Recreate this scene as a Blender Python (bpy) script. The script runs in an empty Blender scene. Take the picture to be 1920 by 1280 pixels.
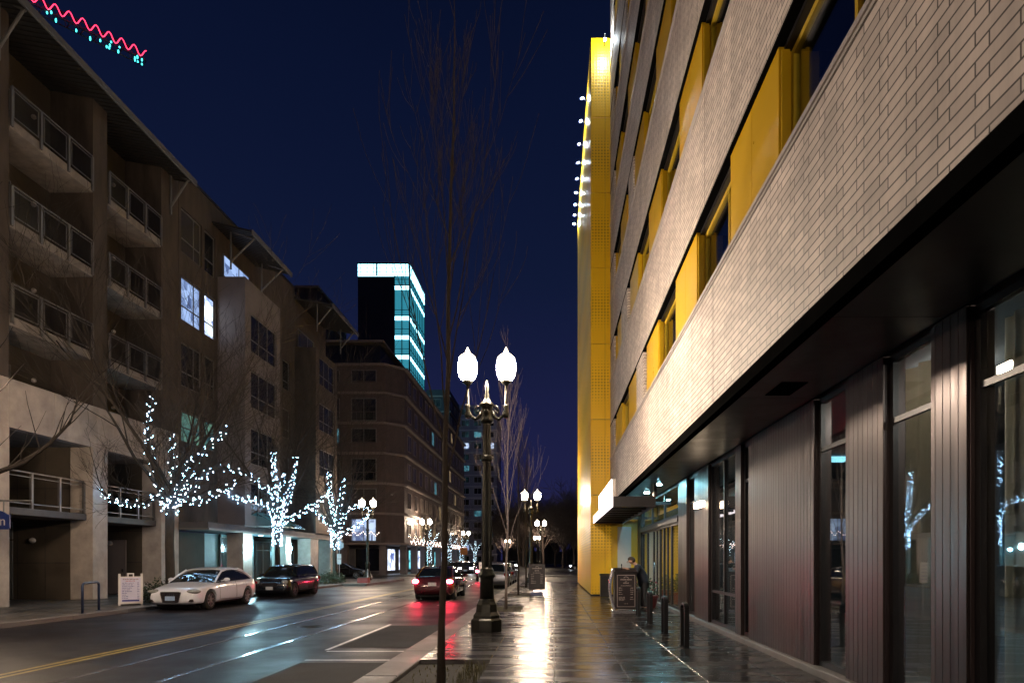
import bpy, bmesh, math, random
from mathutils import Vector, Matrix
C = bpy.context.scene
R = math.radians

# ---------------------------------------------------------------- camera
# scale: 1200 px focal length on the 1920 px photo, eye 1.6 m, street runs along +Y
FP, HX, HY, EYE = 1200.0, 1037.0, 1048.0, 1.6
cd = bpy.data.cameras.new('camera'); cam = bpy.data.objects.new('camera', cd); C.collection.objects.link(cam)
cam.location = (0, 0, EYE); cam.rotation_euler = (R(90), 0, 0)
cd.sensor_width = 36; cd.lens = 36 * FP / 1920
cd.shift_x = -(HX - 960) / 1920; cd.shift_y = (HY - 640) / 1920
cd.clip_start = 0.05; cd.clip_end = 4000
C.camera = cam

# ---------------------------------------------------------------- night sky
w = bpy.data.worlds.new('World'); C.world = w; w.use_nodes = True
nt = w.node_tree; nt.nodes.clear()
tc = nt.nodes.new('ShaderNodeTexCoord'); sp = nt.nodes.new('ShaderNodeSeparateXYZ')
rp = nt.nodes.new('ShaderNodeValToRGB'); bg = nt.nodes.new('ShaderNodeBackground'); wo = nt.nodes.new('ShaderNodeOutputWorld')
nz = nt.nodes.new('ShaderNodeTexNoise'); nz.inputs['Scale'].default_value = 2.0; nz.inputs['Detail'].default_value = 3
mx = nt.nodes.new('ShaderNodeMath'); mx.operation = 'MULTIPLY_ADD'; mx.inputs[1].default_value = 0.10
nt.links.new(tc.outputs['Generated'], sp.inputs[0]); nt.links.new(tc.outputs['Generated'], nz.inputs['Vector'])
nt.links.new(nz.outputs['Fac'], mx.inputs[0]); nt.links.new(sp.outputs['Z'], mx.inputs[2])
nt.links.new(mx.outputs[0], rp.inputs['Fac'])
e = rp.color_ramp.elements
e[0].position = 0.0; e[0].color = (0.016, 0.0155, 0.062, 1)
e[1].position = 0.85; e[1].color = (0.0012, 0.0030, 0.0130, 1)
for p_, c_ in ((0.10, (0.014, 0.0145, 0.062, 1)), (0.27, (0.0100, 0.0125, 0.053, 1)), (0.45, (0.0050, 0.0092, 0.035, 1)), (0.65, (0.0030, 0.0062, 0.026, 1))):
    q = e.new(p_); q.color = c_
bg.inputs['Strength'].default_value = .82
nt.links.new(rp.outputs['Color'], bg.inputs['Color']); nt.links.new(bg.outputs[0], wo.inputs[0])

# ---------------------------------------------------------------- exposure / render
C.view_settings.view_transform = 'Standard'; C.view_settings.look = 'None'
C.view_settings.exposure = 0.32; C.view_settings.gamma = 1.0
C.render.engine = 'CYCLES'
cy = C.cycles
cy.use_denoising = True
try: cy.denoiser = 'OPENIMAGEDENOISE'
except Exception: pass
cy.max_bounces = 6; cy.diffuse_bounces = 3; cy.glossy_bounces = 4; cy.transmission_bounces = 4; cy.transparent_max_bounces = 12
cy.caustics_reflective = False; cy.caustics_refractive = False
cy.sample_clamp_indirect = 4.0; cy.sample_clamp_direct = 0
cy.use_light_tree = True

# ---------------------------------------------------------------- materials
MATS = {}
def nodes(m):
    m.use_nodes = True
    return m.node_tree, m.node_tree.nodes['Principled BSDF']
def mat(name, col, rough=0.6, metal=0.0, var=0.15, scale=3.0, bump=0.0, bscale=40.0, spec=0.5, coat=0.0, stretch=(1,1,1), rvar=0.0):
    """principled with noise variation of colour (dirt), roughness and bump, in world space"""
    m = bpy.data.materials.new(name); t, b = nodes(m); MATS[name] = m
    b.inputs['Metallic'].default_value = metal; b.inputs['Roughness'].default_value = rough
    b.inputs['Specular IOR Level'].default_value = spec; b.inputs['Coat Weight'].default_value = coat
    b.inputs['Coat Roughness'].default_value = 0.06
    g = t.nodes.new('ShaderNodeTexCoord'); mp = t.nodes.new('ShaderNodeMapping'); mp.inputs['Scale'].default_value = stretch
    t.links.new(g.outputs['Object'], mp.inputs['Vector'])
    n = t.nodes.new('ShaderNodeTexNoise'); n.inputs['Scale'].default_value = scale; n.inputs['Detail'].default_value = 6; n.inputs['Roughness'].default_value = 0.65
    t.links.new(mp.outputs[0], n.inputs['Vector'])
    r = t.nodes.new('ShaderNodeValToRGB'); r.color_ramp.elements[0].position = 0.3; r.color_ramp.elements[1].position = 0.7
    r.color_ramp.elements[0].color = (*[c * (1 - var) for c in col], 1); r.color_ramp.elements[1].color = (*[min(1, c * (1 + var)) for c in col], 1)
    t.links.new(n.outputs['Fac'], r.inputs['Fac']); t.links.new(r.outputs['Color'], b.inputs['Base Color'])
    if rvar:
        q = t.nodes.new('ShaderNodeMapRange'); q.inputs[1].default_value = 0.3; q.inputs[2].default_value = 0.7
        q.inputs[3].default_value = max(0.02, rough - rvar); q.inputs[4].default_value = rough + rvar
        t.links.new(n.outputs['Fac'], q.inputs[0]); t.links.new(q.outputs[0], b.inputs['Roughness'])
    if bump:
        n2 = t.nodes.new('ShaderNodeTexNoise'); n2.inputs['Scale'].default_value = bscale; n2.inputs['Detail'].default_value = 4
        t.links.new(mp.outputs[0], n2.inputs['Vector'])
        bp = t.nodes.new('ShaderNodeBump'); bp.inputs['Strength'].default_value = bump; bp.inputs['Distance'].default_value = 0.02
        t.links.new(n2.outputs['Fac'], bp.inputs['Height']); t.links.new(bp.outputs[0], b.inputs['Normal'])
    return m
def emit(name, col, s, sampled=True):
    m = bpy.data.materials.new(name); t, b = nodes(m); MATS[name] = m
    b.inputs['Base Color'].default_value = (0.6, 0.6, 0.6, 1)
    b.inputs['Emission Color'].default_value = (*col, 1); b.inputs['Emission Strength'].default_value = s
    if not sampled: m.cycles.emission_sampling = 'NONE'
    return m
def litroom(name, c1, c2, s):
    """a lit room seen through its pane: soft shapes of furniture and lamps"""
    m = emit(name, c1, s, False); t = m.node_tree; b = t.nodes['Principled BSDF']
    b.inputs['Base Color'].default_value = (.02, .02, .02, 1); b.inputs['Roughness'].default_value = .08
    v, _ = uvw(t); n = t.nodes.new('ShaderNodeTexVoronoi'); n.distance = 'CHEBYCHEV'; n.inputs['Scale'].default_value = 1.7; t.links.new(v, n.inputs['Vector'])
    r = t.nodes.new('ShaderNodeValToRGB'); r.color_ramp.elements[0].position = .15; r.color_ramp.elements[1].position = .95; r.color_ramp.elements[0].color = (*c2, 1); r.color_ramp.elements[1].color = (*c1, 1)
    sp_ = t.nodes.new('ShaderNodeSeparateColor'); t.links.new(n.outputs['Color'], sp_.inputs[0]); t.links.new(sp_.outputs[0], r.inputs[0]); t.links.new(r.outputs[0], b.inputs['Emission Color'])
    return m
def glass(name, tint=(0.75, 0.8, 0.82), ior=1.6, extra=0.0):
    m = bpy.data.materials.new(name); m.use_nodes = True; t = m.node_tree; t.nodes.clear(); MATS[name] = m
    o = t.nodes.new('ShaderNodeOutputMaterial'); mixn = t.nodes.new('ShaderNodeMixShader')
    tr = t.nodes.new('ShaderNodeBsdfTransparent'); tr.inputs[0].default_value = (*tint, 1)
    gl = t.nodes.new('ShaderNodeBsdfGlossy'); gl.inputs['Roughness'].default_value = 0.012; gl.inputs[0].default_value = (0.95, 0.95, 0.95, 1)
    gg = t.nodes.new('ShaderNodeNewGeometry'); dt = t.nodes.new('ShaderNodeVectorMath'); dt.operation = 'DOT_PRODUCT'
    t.links.new(gg.outputs['Incoming'], dt.inputs[0]); t.links.new(gg.outputs['Normal'], dt.inputs[1])
    ab = t.nodes.new('ShaderNodeMath'); ab.operation = 'ABSOLUTE'; t.links.new(dt.outputs['Value'], ab.inputs[0])
    om = t.nodes.new('ShaderNodeMath'); om.operation = 'SUBTRACT'; om.inputs[0].default_value = 1.0; t.links.new(ab.outputs[0], om.inputs[1])
    pw = t.nodes.new('ShaderNodeMath'); pw.operation = 'POWER'; pw.inputs[1].default_value = 4.0; t.links.new(om.outputs[0], pw.inputs[0])
    f0 = ((ior - 1) / (ior + 1)) ** 2
    f = t.nodes.new('ShaderNodeMath'); f.operation = 'MULTIPLY_ADD'; f.inputs[1].default_value = 1 - f0; f.inputs[2].default_value = f0; t.links.new(pw.outputs[0], f.inputs[0])
    a = t.nodes.new('ShaderNodeMath'); a.operation = 'ADD'; a.use_clamp = True; a.inputs[1].default_value = extra
    n = t.nodes.new('ShaderNodeTexNoise'); n.inputs['Scale'].default_value = 0.6
    g = t.nodes.new('ShaderNodeTexCoord'); t.links.new(g.outputs['Object'], n.inputs['Vector'])
    bp = t.nodes.new('ShaderNodeBump'); bp.inputs['Strength'].default_value = 0.03; bp.inputs['Distance'].default_value = 0.01
    t.links.new(n.outputs['Fac'], bp.inputs['Height']); t.links.new(bp.outputs[0], gl.inputs['Normal'])
    t.links.new(f.outputs[0], a.inputs[0]); t.links.new(a.outputs[0], mixn.inputs[0])
    t.links.new(tr.outputs[0], mixn.inputs[1]); t.links.new(gl.outputs[0], mixn.inputs[2]); t.links.new(mixn.outputs[0], o.inputs[0])
    return m
def uvw(t):
    """world position as (x+y, z, 0): the same pattern wraps round corners of upright walls"""
    g = t.nodes.new('ShaderNodeNewGeometry'); s = t.nodes.new('ShaderNodeSeparateXYZ'); t.links.new(g.outputs['Position'], s.inputs[0])
    a = t.nodes.new('ShaderNodeMath'); a.operation = 'ADD'; t.links.new(s.outputs['X'], a.inputs[0]); t.links.new(s.outputs['Y'], a.inputs[1])
    c = t.nodes.new('ShaderNodeCombineXYZ'); t.links.new(a.outputs[0], c.inputs[0]); t.links.new(s.outputs['Z'], c.inputs[1])
    return c.outputs[0], s
def brickmat(name, c1, c2, mortar, bw, rh, ms, offset=0.5, rough=0.65, bump=0.6):
    m = bpy.data.materials.new(name); t, b = nodes(m); MATS[name] = m
    v, s = uvw(t)
    k = t.nodes.new('ShaderNodeTexBrick'); t.links.new(v, k.inputs['Vector'])
    k.offset = offset; k.offset_frequency = 2; k.squash = 1
    k.inputs['Scale'].default_value = 1.0; k.inputs['Brick Width'].default_value = bw; k.inputs['Row Height'].default_value = rh
    k.inputs['Mortar Size'].default_value = ms; k.inputs['Mortar Smooth'].default_value = 0.15
    k.inputs['Color1'].default_value = (*c1, 1); k.inputs['Color2'].default_value = (*c2, 1); k.inputs['Mortar'].default_value = (*mortar, 1)
    n = t.nodes.new('ShaderNodeTexNoise'); n.inputs['Scale'].default_value = 1.1; n.inputs['Detail'].default_value = 7; t.links.new(v, n.inputs['Vector'])
    mr = t.nodes.new('ShaderNodeMapRange'); mr.inputs[1].default_value = .3; mr.inputs[2].default_value = .7; mr.inputs[3].default_value = .82; mr.inputs[4].default_value = 1.08
    t.links.new(n.outputs['Fac'], mr.inputs[0])
    mp = t.nodes.new('ShaderNodeMapping'); mp.inputs['Scale'].default_value = (2.6, .22, 1); t.links.new(v, mp.inputs[0])      # rain streaks run down the wall
    n3 = t.nodes.new('ShaderNodeTexNoise'); n3.inputs['Scale'].default_value = 1.0; n3.inputs['Detail'].default_value = 6; n3.inputs['Roughness'].default_value = .7; t.links.new(mp.outputs[0], n3.inputs['Vector'])
    m3 = t.nodes.new('ShaderNodeMapRange'); m3.inputs[1].default_value = .32; m3.inputs[2].default_value = .6; m3.inputs[3].default_value = .80; m3.inputs[4].default_value = 1.04; t.links.new(n3.outputs['Fac'], m3.inputs[0])
    ml = t.nodes.new('ShaderNodeMath'); ml.operation = 'MULTIPLY'; t.links.new(mr.outputs[0], ml.inputs[0]); t.links.new(m3.outputs[0], ml.inputs[1])
    mm = t.nodes.new('ShaderNodeVectorMath'); mm.operation = 'SCALE'; t.links.new(k.outputs['Color'], mm.inputs[0]); t.links.new(ml.outputs[0], mm.inputs['Scale'])
    t.links.new(mm.outputs[0], b.inputs['Base Color']); b.inputs['Roughness'].default_value = rough
    bp = t.nodes.new('ShaderNodeBump'); bp.invert = True; bp.inputs['Strength'].default_value = bump; bp.inputs['Distance'].default_value = 0.01
    t.links.new(k.outputs['Fac'], bp.inputs['Height']); t.links.new(bp.outputs[0], b.inputs['Normal'])
    return m
def perfmat(name, col):
    """folded yellow sheet with rows of punched dots, densest half way up each sheet"""
    m = bpy.data.materials.new(name); t, b = nodes(m); MATS[name] = m
    v, s = uvw(t)
    vo = t.nodes.new('ShaderNodeTexVoronoi'); vo.inputs['Scale'].default_value = 7.5; vo.inputs['Randomness'].default_value = 0.0; t.links.new(v, vo.inputs['Vector'])
    def M(op, a, b_=None, c_=None):
        n = t.nodes.new('ShaderNodeMath'); n.operation = op
        for i, x in enumerate((a, b_, c_)):
            if x is None: continue
            if isinstance(x, (int, float)): n.inputs[i].default_value = x
            else: t.links.new(x, n.inputs[i])
        return n.outputs[0]
    ph = M('MULTIPLY', M('ADD', s.outputs['Z'], -4.4), math.pi / 3.29)
    rr = M('MULTIPLY', M('POWER', M('ABSOLUTE', M('SINE', ph)), 2.0), 0.32)
    hole = M('LESS_THAN', vo.outputs['Distance'], rr)
    n = t.nodes.new('ShaderNodeTexNoise'); n.inputs['Scale'].default_value = 0.8; t.links.new(v, n.inputs['Vector'])
    mixc = t.nodes.new('ShaderNodeMixRGB'); mixc.inputs[1].default_value = (*col, 1); mixc.inputs[2].default_value = (*[c * .60 for c in col], 1)
    t.links.new(hole, mixc.inputs[0]); t.links.new(mixc.outputs[0], b.inputs['Base Color'])
    mr = t.nodes.new('ShaderNodeMapRange'); mr.inputs[3].default_value = .33; mr.inputs[4].default_value = .50; b.inputs['Specular IOR Level'].default_value = .5; t.links.new(n.outputs['Fac'], mr.inputs[0]); t.links.new(mr.outputs[0], b.inputs['Roughness'])
    bp = t.nodes.new('ShaderNodeBump'); bp.inputs['Strength'].default_value = 0.5; bp.inputs['Distance'].default_value = 0.02
    t.links.new(vo.outputs['Distance'], bp.inputs['Height']); t.links.new(bp.outputs[0], b.inputs['Normal'])
    return m
def wetmat(name, col, col2, rlo, rhi, grain, gscale, pscale=0.7, stretch=(1,1,1)):
    m = bpy.data.materials.new(name); t, b = nodes(m); MATS[name] = m
    g = t.nodes.new('ShaderNodeNewGeometry'); mp = t.nodes.new('ShaderNodeMapping'); mp.inputs['Scale'].default_value = stretch; t.links.new(g.outputs['Position'], mp.inputs[0])
    n = t.nodes.new('ShaderNodeTexNoise'); n.inputs['Scale'].default_value = pscale; n.inputs['Detail'].default_value = 7; n.inputs['Roughness'].default_value = .6; t.links.new(mp.outputs[0], n.inputs['Vector'])
    n2 = t.nodes.new('ShaderNodeTexNoise'); n2.inputs['Scale'].default_value = gscale; n2.inputs['Detail'].default_value = 3; t.links.new(g.outputs['Position'], n2.inputs['Vector'])
    r = t.nodes.new('ShaderNodeValToRGB'); r.color_ramp.elements[0].position = .35; r.color_ramp.elements[1].position = .68
    r.color_ramp.elements[0].color = (*col, 1); r.color_ramp.elements[1].color = (*col2, 1)
    ad = t.nodes.new('ShaderNodeMath'); ad.operation = 'MULTIPLY_ADD'; ad.inputs[1].default_value = .5; t.links.new(n2.outputs['Fac'], ad.inputs[0]); 
    h = t.nodes.new('ShaderNodeMath'); h.operation = 'MULTIPLY'; h.inputs[1].default_value = .5; t.links.new(n.outputs['Fac'], h.inputs[0]); t.links.new(h.outputs[0], ad.inputs[2])
    t.links.new(ad.outputs[0], r.inputs[0]); t.links.new(r.outputs[0], b.inputs['Base Color'])
    mr = t.nodes.new('ShaderNodeMapRange'); mr.inputs[1].default_value = .38; mr.inputs[2].default_value = .64; mr.inputs[3].default_value = rlo; mr.inputs[4].default_value = rhi
    t.links.new(n.outputs['Fac'], mr.inputs[0]); t.links.new(mr.outputs[0], b.inputs['Roughness'])
    b.inputs['Specular IOR Level'].default_value = .24 if name == 'asphalt' else .48
    bp = t.nodes.new('ShaderNodeBump'); bp.inputs['Strength'].default_value = grain; bp.inputs['Distance'].default_value = .006 if gscale < 40 else .014
    t.links.new(n2.outputs['Fac'], bp.inputs['Height']); t.links.new(bp.outputs[0], b.inputs['Normal'])
    return m

wetmat('asphalt', (.007, .0065, .009), (.022, .019, .025), .38, .56, 1.0, 38, .5)
def add_cracks(name, scale, width, dark):
    m = MATS[name]; t = m.node_tree; b = t.nodes['Principled BSDF']
    g = t.nodes.new('ShaderNodeNewGeometry'); n = t.nodes.new('ShaderNodeTexNoise'); n.inputs['Scale'].default_value = 2.2; n.inputs['Detail'].default_value = 5; t.links.new(g.outputs['Position'], n.inputs['Vector'])
    mxv = t.nodes.new('ShaderNodeVectorMath'); mxv.operation = 'MULTIPLY_ADD'; mxv.inputs[1].default_value = (.5, .5, .5); t.links.new(n.outputs['Color'], mxv.inputs[0]); t.links.new(g.outputs['Position'], mxv.inputs[2])
    v = t.nodes.new('ShaderNodeTexVoronoi'); v.feature = 'DISTANCE_TO_EDGE'; v.inputs['Scale'].default_value = scale; t.links.new(mxv.outputs[0], v.inputs['Vector'])
    r = t.nodes.new('ShaderNodeMapRange'); r.inputs[1].default_value = 0; r.inputs[2].default_value = width; r.inputs[3].default_value = dark; r.inputs[4].default_value = 1; t.links.new(v.outputs['Distance'], r.inputs[0])
    old = b.inputs['Base Color'].links[0].from_socket; s = t.nodes.new('ShaderNodeVectorMath'); s.operation = 'SCALE'; t.links.new(old, s.inputs[0]); t.links.new(r.outputs[0], s.inputs['Scale']); t.links.new(s.outputs[0], b.inputs['Base Color'])
add_cracks('asphalt', .32, .006, .25)
wetmat('asphalt_dry', (.012, .012, .013), (.026, .025, .025), .8, .95, .5, 80)
wetmat('paving', (.013, .012, .0125), (.026, .023, .022), .18, .34, .05, 18, 1.3, (.5, 2.2, 1))
wetmat('paving_far', (.06, .056, .054), (.11, .10, .095), .30, .6, .2, 30)
wetmat('kerb_stone', (.11, .10, .10), (.19, .175, .17), .35, .65, .25, 60)
wetmat('soil', (.012, .010, .007), (.035, .028, .018), .8, 1, 1, 25)
wetmat('dark_ground', (.01, .01, .012), (.02, .02, .02), .7, .9, .3, 5)
mat('paint_yellow', (.34, .25, .05), .45, var=.35, scale=9)
mat('paint_white', (.55, .55, .55), .4, var=.35, scale=9)
mat('steel_rail', (.45, .45, .46), .22, 1.0, var=.2, scale=6)
brickmat('white_brick', (.72, .62, .55), (.54, .46, .41), (.10, .082, .072), .37, .0908, .0075, 1/3)
brickmat('red_brick', (.085, .052, .045), (.062, .040, .036), (.10, .082, .078), .22, .075, .010, .5)
mat('coping', (.50, .45, .42), .4, .2, var=.06)
mat('yellow_panel', (.60, .36, .008), .33, 0.0, var=.06, scale=1.5, rvar=.06, spec=.6)
mat('yellow_frame', (.50, .34, .02), .35, var=.08)
perfmat('yellow_perforated', (.92, .55, .008))
mat('dark_metal', (.022, .020, .022), .38, .4, var=.2)
mat('fascia_black', (.005, .005, .005), .9, 0, var=.2, spec=0.0)
mat('soffit', (.020, .020, .022), .38, .1, var=.12, scale=2, rvar=.06)
cl = mat('cladding', (.056, .041, .040), .36, .6, var=.14, scale=2.2, stretch=(3, 3, .35), rvar=.08); t_ = cl.node_tree; b_ = t_.nodes['Principled BSDF']
g_ = t_.nodes.new('ShaderNodeNewGeometry'); s_ = t_.nodes.new('ShaderNodeSeparateXYZ'); t_.links.new(g_.outputs['Position'], s_.inputs[0])
f_ = t_.nodes.new('ShaderNodeMath'); f_.operation = 'SNAP'; f_.inputs[1].default_value = .059; t_.links.new(s_.outputs['Y'], f_.inputs[0])
w_n = t_.nodes.new('ShaderNodeTexWhiteNoise'); w_n.noise_dimensions = '1D'; t_.links.new(f_.outputs[0], w_n.inputs['W'])
m_r = t_.nodes.new('ShaderNodeMapRange'); m_r.inputs[3].default_value = .78; m_r.inputs[4].default_value = 1.22; t_.links.new(w_n.outputs['Value'], m_r.inputs[0])
old = b_.inputs['Base Color'].links[0].from_socket; v_s = t_.nodes.new('ShaderNodeVectorMath'); v_s.operation = 'SCALE'; t_.links.new(old, v_s.inputs[0]); t_.links.new(m_r.outputs[0], v_s.inputs['Scale']); t_.links.new(v_s.outputs[0], b_.inputs['Base Color'])
m_q = t_.nodes.new('ShaderNodeMapRange'); m_q.inputs[3].default_value = .30; m_q.inputs[4].default_value = .42; t_.links.new(w_n.outputs['Value'], m_q.inputs[0]); t_.links.new(m_q.outputs[0], b_.inputs['Roughness'])
mat('blind_blue', (.16, .20, .28), .8, var=.15, scale=6, stretch=(8, 8, .2))
mat('plinth', (.13, .12, .115), .6, var=.2)
cm = mat('curtain', (.56, .51, .44), .85, var=.10, scale=5, stretch=(6, 6, .3)); t_ = cm.node_tree
tl = t_.nodes.new('ShaderNodeBsdfTranslucent'); tl.inputs[0].default_value = (.60, .54, .45, 1); ms_ = t_.nodes.new('ShaderNodeMixShader'); ms_.inputs[0].default_value = .5
t_.links.new(t_.nodes['Principled BSDF'].outputs[0], ms_.inputs[1]); t_.links.new(tl.outputs[0], ms_.inputs[2]); t_.links.new(ms_.outputs[0], t_.nodes['Material Output'].inputs[0])
mat('room_wall', (.12, .13, .15), .8, var=.1)
mat('room_yellow', (.50, .36, .08), .6, var=.1)
mat('room_floor', (.06, .055, .05), .4, var=.2)
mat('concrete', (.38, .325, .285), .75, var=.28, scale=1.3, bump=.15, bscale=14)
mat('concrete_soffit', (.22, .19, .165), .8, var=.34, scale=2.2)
mat('brown_stucco', (.066, .050, .040), .85, var=.34, scale=1.6, bump=.25, bscale=50, stretch=(1.6, 1.6, .35))
mat('pale_stucco', (.15, .128, .128), .85, var=.16, scale=.9, bump=.2, bscale=50)
mat('recess_wall', (.060, .046, .032), .8, var=.16, scale=1.0)
mat('grey_stone', (.085, .082, .088), .7, var=.2, scale=1.5)
mat('rail_metal', (.15, .14, .135), .4, .5, var=.1)
mat('frame_grey', (.15, .145, .14), .5, .3, var=.1)
mat('roof_sheet', (.045, .042, .040), .5, .4, var=.2)
mat('window_dark', (.013, .015, .018), .12, var=.4, scale=.8, spec=.45)
mat('bark_silhouette', (.010, .008, .007), .9, var=.3, scale=14, spec=.1)  # darker copy of the bark, silhouette shade put into the colour
mat('bark_near', (.062, .046, .032), .8, var=.35, scale=14, bump=.6, bscale=60, stretch=(1, 1, .3))
mat('bark', (.030, .023, .017), .8, var=.35, scale=14, bump=.6, bscale=60, stretch=(1, 1, .3))
mat('bark_pale', (.13, .10, .085), .7, var=.3, scale=14, bump=.4, bscale=60, stretch=(1, 1, .3))
mat('bark_far', (.055, .040, .035), .8, var=.3, scale=6)
mat('leaf', (.030, .045, .018), .5, var=.5, scale=9)
mat('grass', (.11, .10, .030), .7, var=.4, scale=12)
mat('flower_red', (.25, .02, .05), .6, var=.4, scale=14)
mat('pot_red', (.20, .03, .035), .35, var=.1)
mat('lamp_iron', (.035, .034, .026), .33, .6, var=.3, scale=7, bump=.1)
mat('iron_black', (.010, .010, .011), .42, .3, var=.2)
mat('rack_blue', (.03, .045, .10), .4, .3, var=.15)
mat('car_white', (.66, .67, .74), .28, 0, var=.02, coat=1.0)
mat('car_black', (.012, .013, .017), .22, .3, var=.1, coat=1.0)
mat('car_silver', (.33, .34, .38), .28, .6, var=.03, coat=1.0)
mat('car_red', (.08, .015, .02), .25, .3, var=.05, coat=1.0)
mat('car_glass', (.010, .014, .017), .035, var=.1, spec=.9)
mat('tyre', (.012, .012, .012), .8, var=.2)
mat('wheel_well', (.004, .004, .004), .9)
mat('chrome', (.60, .60, .62), .12, 1.0, var=.05)
mat('alloy', (.35, .35, .38), .3, .9, var=.08)
mat('headlamp', (.45, .45, .42), .08, .5, var=.3, scale=30)
mat('plate_blue', (.30, .42, .62), .4, var=.25, scale=25)
mat('plate_white', (.5, .5, .5), .4, var=.2, scale=25)
mat('amber', (.5, .2, .02), .2)
mat('tail_red', (.25, .01, .015), .15)
mat('sign_white', (.55, .52, .52), .4, var=.06)
mat('sign_lilac', (.48, .46, .60), .4, var=.06)
mat('ink_blue', (.03, .03, .20), .5)
mat('ink_red', (.35, .06, .05), .5)
mat('ink_brown', (.20, .13, .10), .5)
mat('board_black', (.016, .011, .012), .3, var=.2)
mat('board_line', (.42, .36, .34), .5)
mat('podium_steel', (.55, .53, .56), .22, .9, var=.06)
mat('base_blue', (.10, .13, .24), .4)
mat('sign_blue', (.012, .025, .12), .35)
mat('sign_grey', (.34, .34, .36), .5, .3, var=.1)
mat('sign_orange', (.55, .16, .02), .5, var=.1)
mat('coat_navy', (.012, .015, .028), .8, var=.3, scale=20, bump=.3, bscale=80)
mat('trousers', (.018, .018, .022), .85, var=.3, scale=20)
mat('skin', (.45, .27, .20), .5, var=.05)
mat('hair', (.035, .022, .015), .6, var=.4, scale=60)
mat('shoe', (.012, .011, .010), .4)
mat('awning_glass', (.10, .26, .30), .18, var=.12, scale=2)
mat('teal_wall', (.16, .30, .34), .5, var=.12)
mat('tower_dark', (.012, .014, .022), .6, var=.2, scale=.3)
mat('tower_grey', (.30, .31, .42), .7, var=.1, scale=.2)
mat('slab_grey', (.60, .60, .70), .7, var=.1, scale=.2)
mat('brick_trim', (.18, .145, .13), .75, var=.15, scale=.5)
mat('crane_steel', (.05, .05, .05), .5, .4)
mat('wire_black', (.01, .01, .01), .7)
m_ = MATS['window_dark']; t_ = m_.node_tree; b_ = t_.nodes['Principled BSDF']      # some panes have a drawn blind behind them
oi = t_.nodes.new('ShaderNodeObjectInfo'); gt = t_.nodes.new('ShaderNodeMath'); gt.operation = 'GREATER_THAN'; gt.inputs[1].default_value = .62; t_.links.new(oi.outputs['Random'], gt.inputs[0])
wv_ = t_.nodes.new('ShaderNodeTexWave'); wv_.bands_direction = 'Z'; wv_.inputs['Scale'].default_value = 6; g_ = t_.nodes.new('ShaderNodeNewGeometry'); t_.links.new(g_.outputs['Position'], wv_.inputs['Vector'])
rm_ = t_.nodes.new('ShaderNodeValToRGB'); rm_.color_ramp.elements[0].color = (.035, .032, .030, 1); rm_.color_ramp.elements[1].color = (.085, .078, .070, 1); t_.links.new(wv_.outputs['Fac'], rm_.inputs[0])
mc_ = t_.nodes.new('ShaderNodeMixRGB'); t_.links.new(gt.outputs[0], mc_.inputs[0]); t_.links.new(b_.inputs['Base Color'].links[0].from_socket, mc_.inputs[1]); t_.links.new(rm_.outputs[0], mc_.inputs[2]); t_.links.new(mc_.outputs[0], b_.inputs['Base Color'])
glass('shop_glass', (.80, .88, .90), 1.6, .05)
glass('flat_glass', (.74, .79, .84), 1.6, .04)
emit('globe_light', (1.0, .80, .61), 420)
emit('cap_light', (1.0, .80, .58), 7)
emit('globe_far', (1.0, .76, .54), 300)
emit('fairy', (.36, .66, 1.0), 85)
emit('fairy_far', (.60, .84, 1.0), 16, False)
emit('fairy_warm', (1.0, .72, .62), 6, False)
emit('roof_lamp', (.80, .92, 1.0), 1900)
emit('roof_lamp_front', (.85, .95, 1.0), 1100)
emit('sconce', (.50, .90, 1.0), 900)
emit('sconce_small', (.28, .80, 1.0), 900)
emit('downlight', (.35, .86, 1.0), 520)
emit('recess_fill_light', (.30, .82, 1.0), 120)
emit('sign_lit', (.80, .82, 1.0), 7)
emit('edge_lit', (.95, .82, .85), 1.6)
litroom('shop_teal', (.02, .10, .14), (.20, .75, .85), 1.3)
litroom('shop_white', (.05, .08, .25), (.75, .85, 1.0), 1.8)
emit('tube_cyan', (.35, .85, 1.0), 1.8)
emit('curtain_fill_lamp', (1.0, .84, .70), 420)
emit('room_lamp_yellow', (1.0, .82, .42), 70)
emit('neon', (.34, .82, 1.0), 3.6, False)
emit('neon_glass', (.02, .25, .34), .75, False)
litroom('lit_blue', (.10, .16, .36), (.42, .60, 1.0), .8)
litroom('lit_white', (.22, .30, .60), (.80, .92, 1.0), 2.0)
litroom('lit_green', (.04, .14, .18), (.22, .46, .34), .45)
litroom('lit_teal', (.02, .08, .12), (.14, .46, .56), .45)
litroom('lit_warm', (.2, .12, .05), (.85, .62, .30), .30)
litroom('lit_cool', (.10, .14, .3), (.60, .75, 1.0), .9)
emit('crane_red', (1.0, .03, .09), 3.0, False)
emit('crane_cyan', (.05, .75, .75), 3.5, False)
emit('tail_lit', (1.0, .03, .07), 190)
emit('head_lit', (.80, .88, 1.0), 90)
emit('exit_warm', (1.0, .75, .5), 9)

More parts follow.
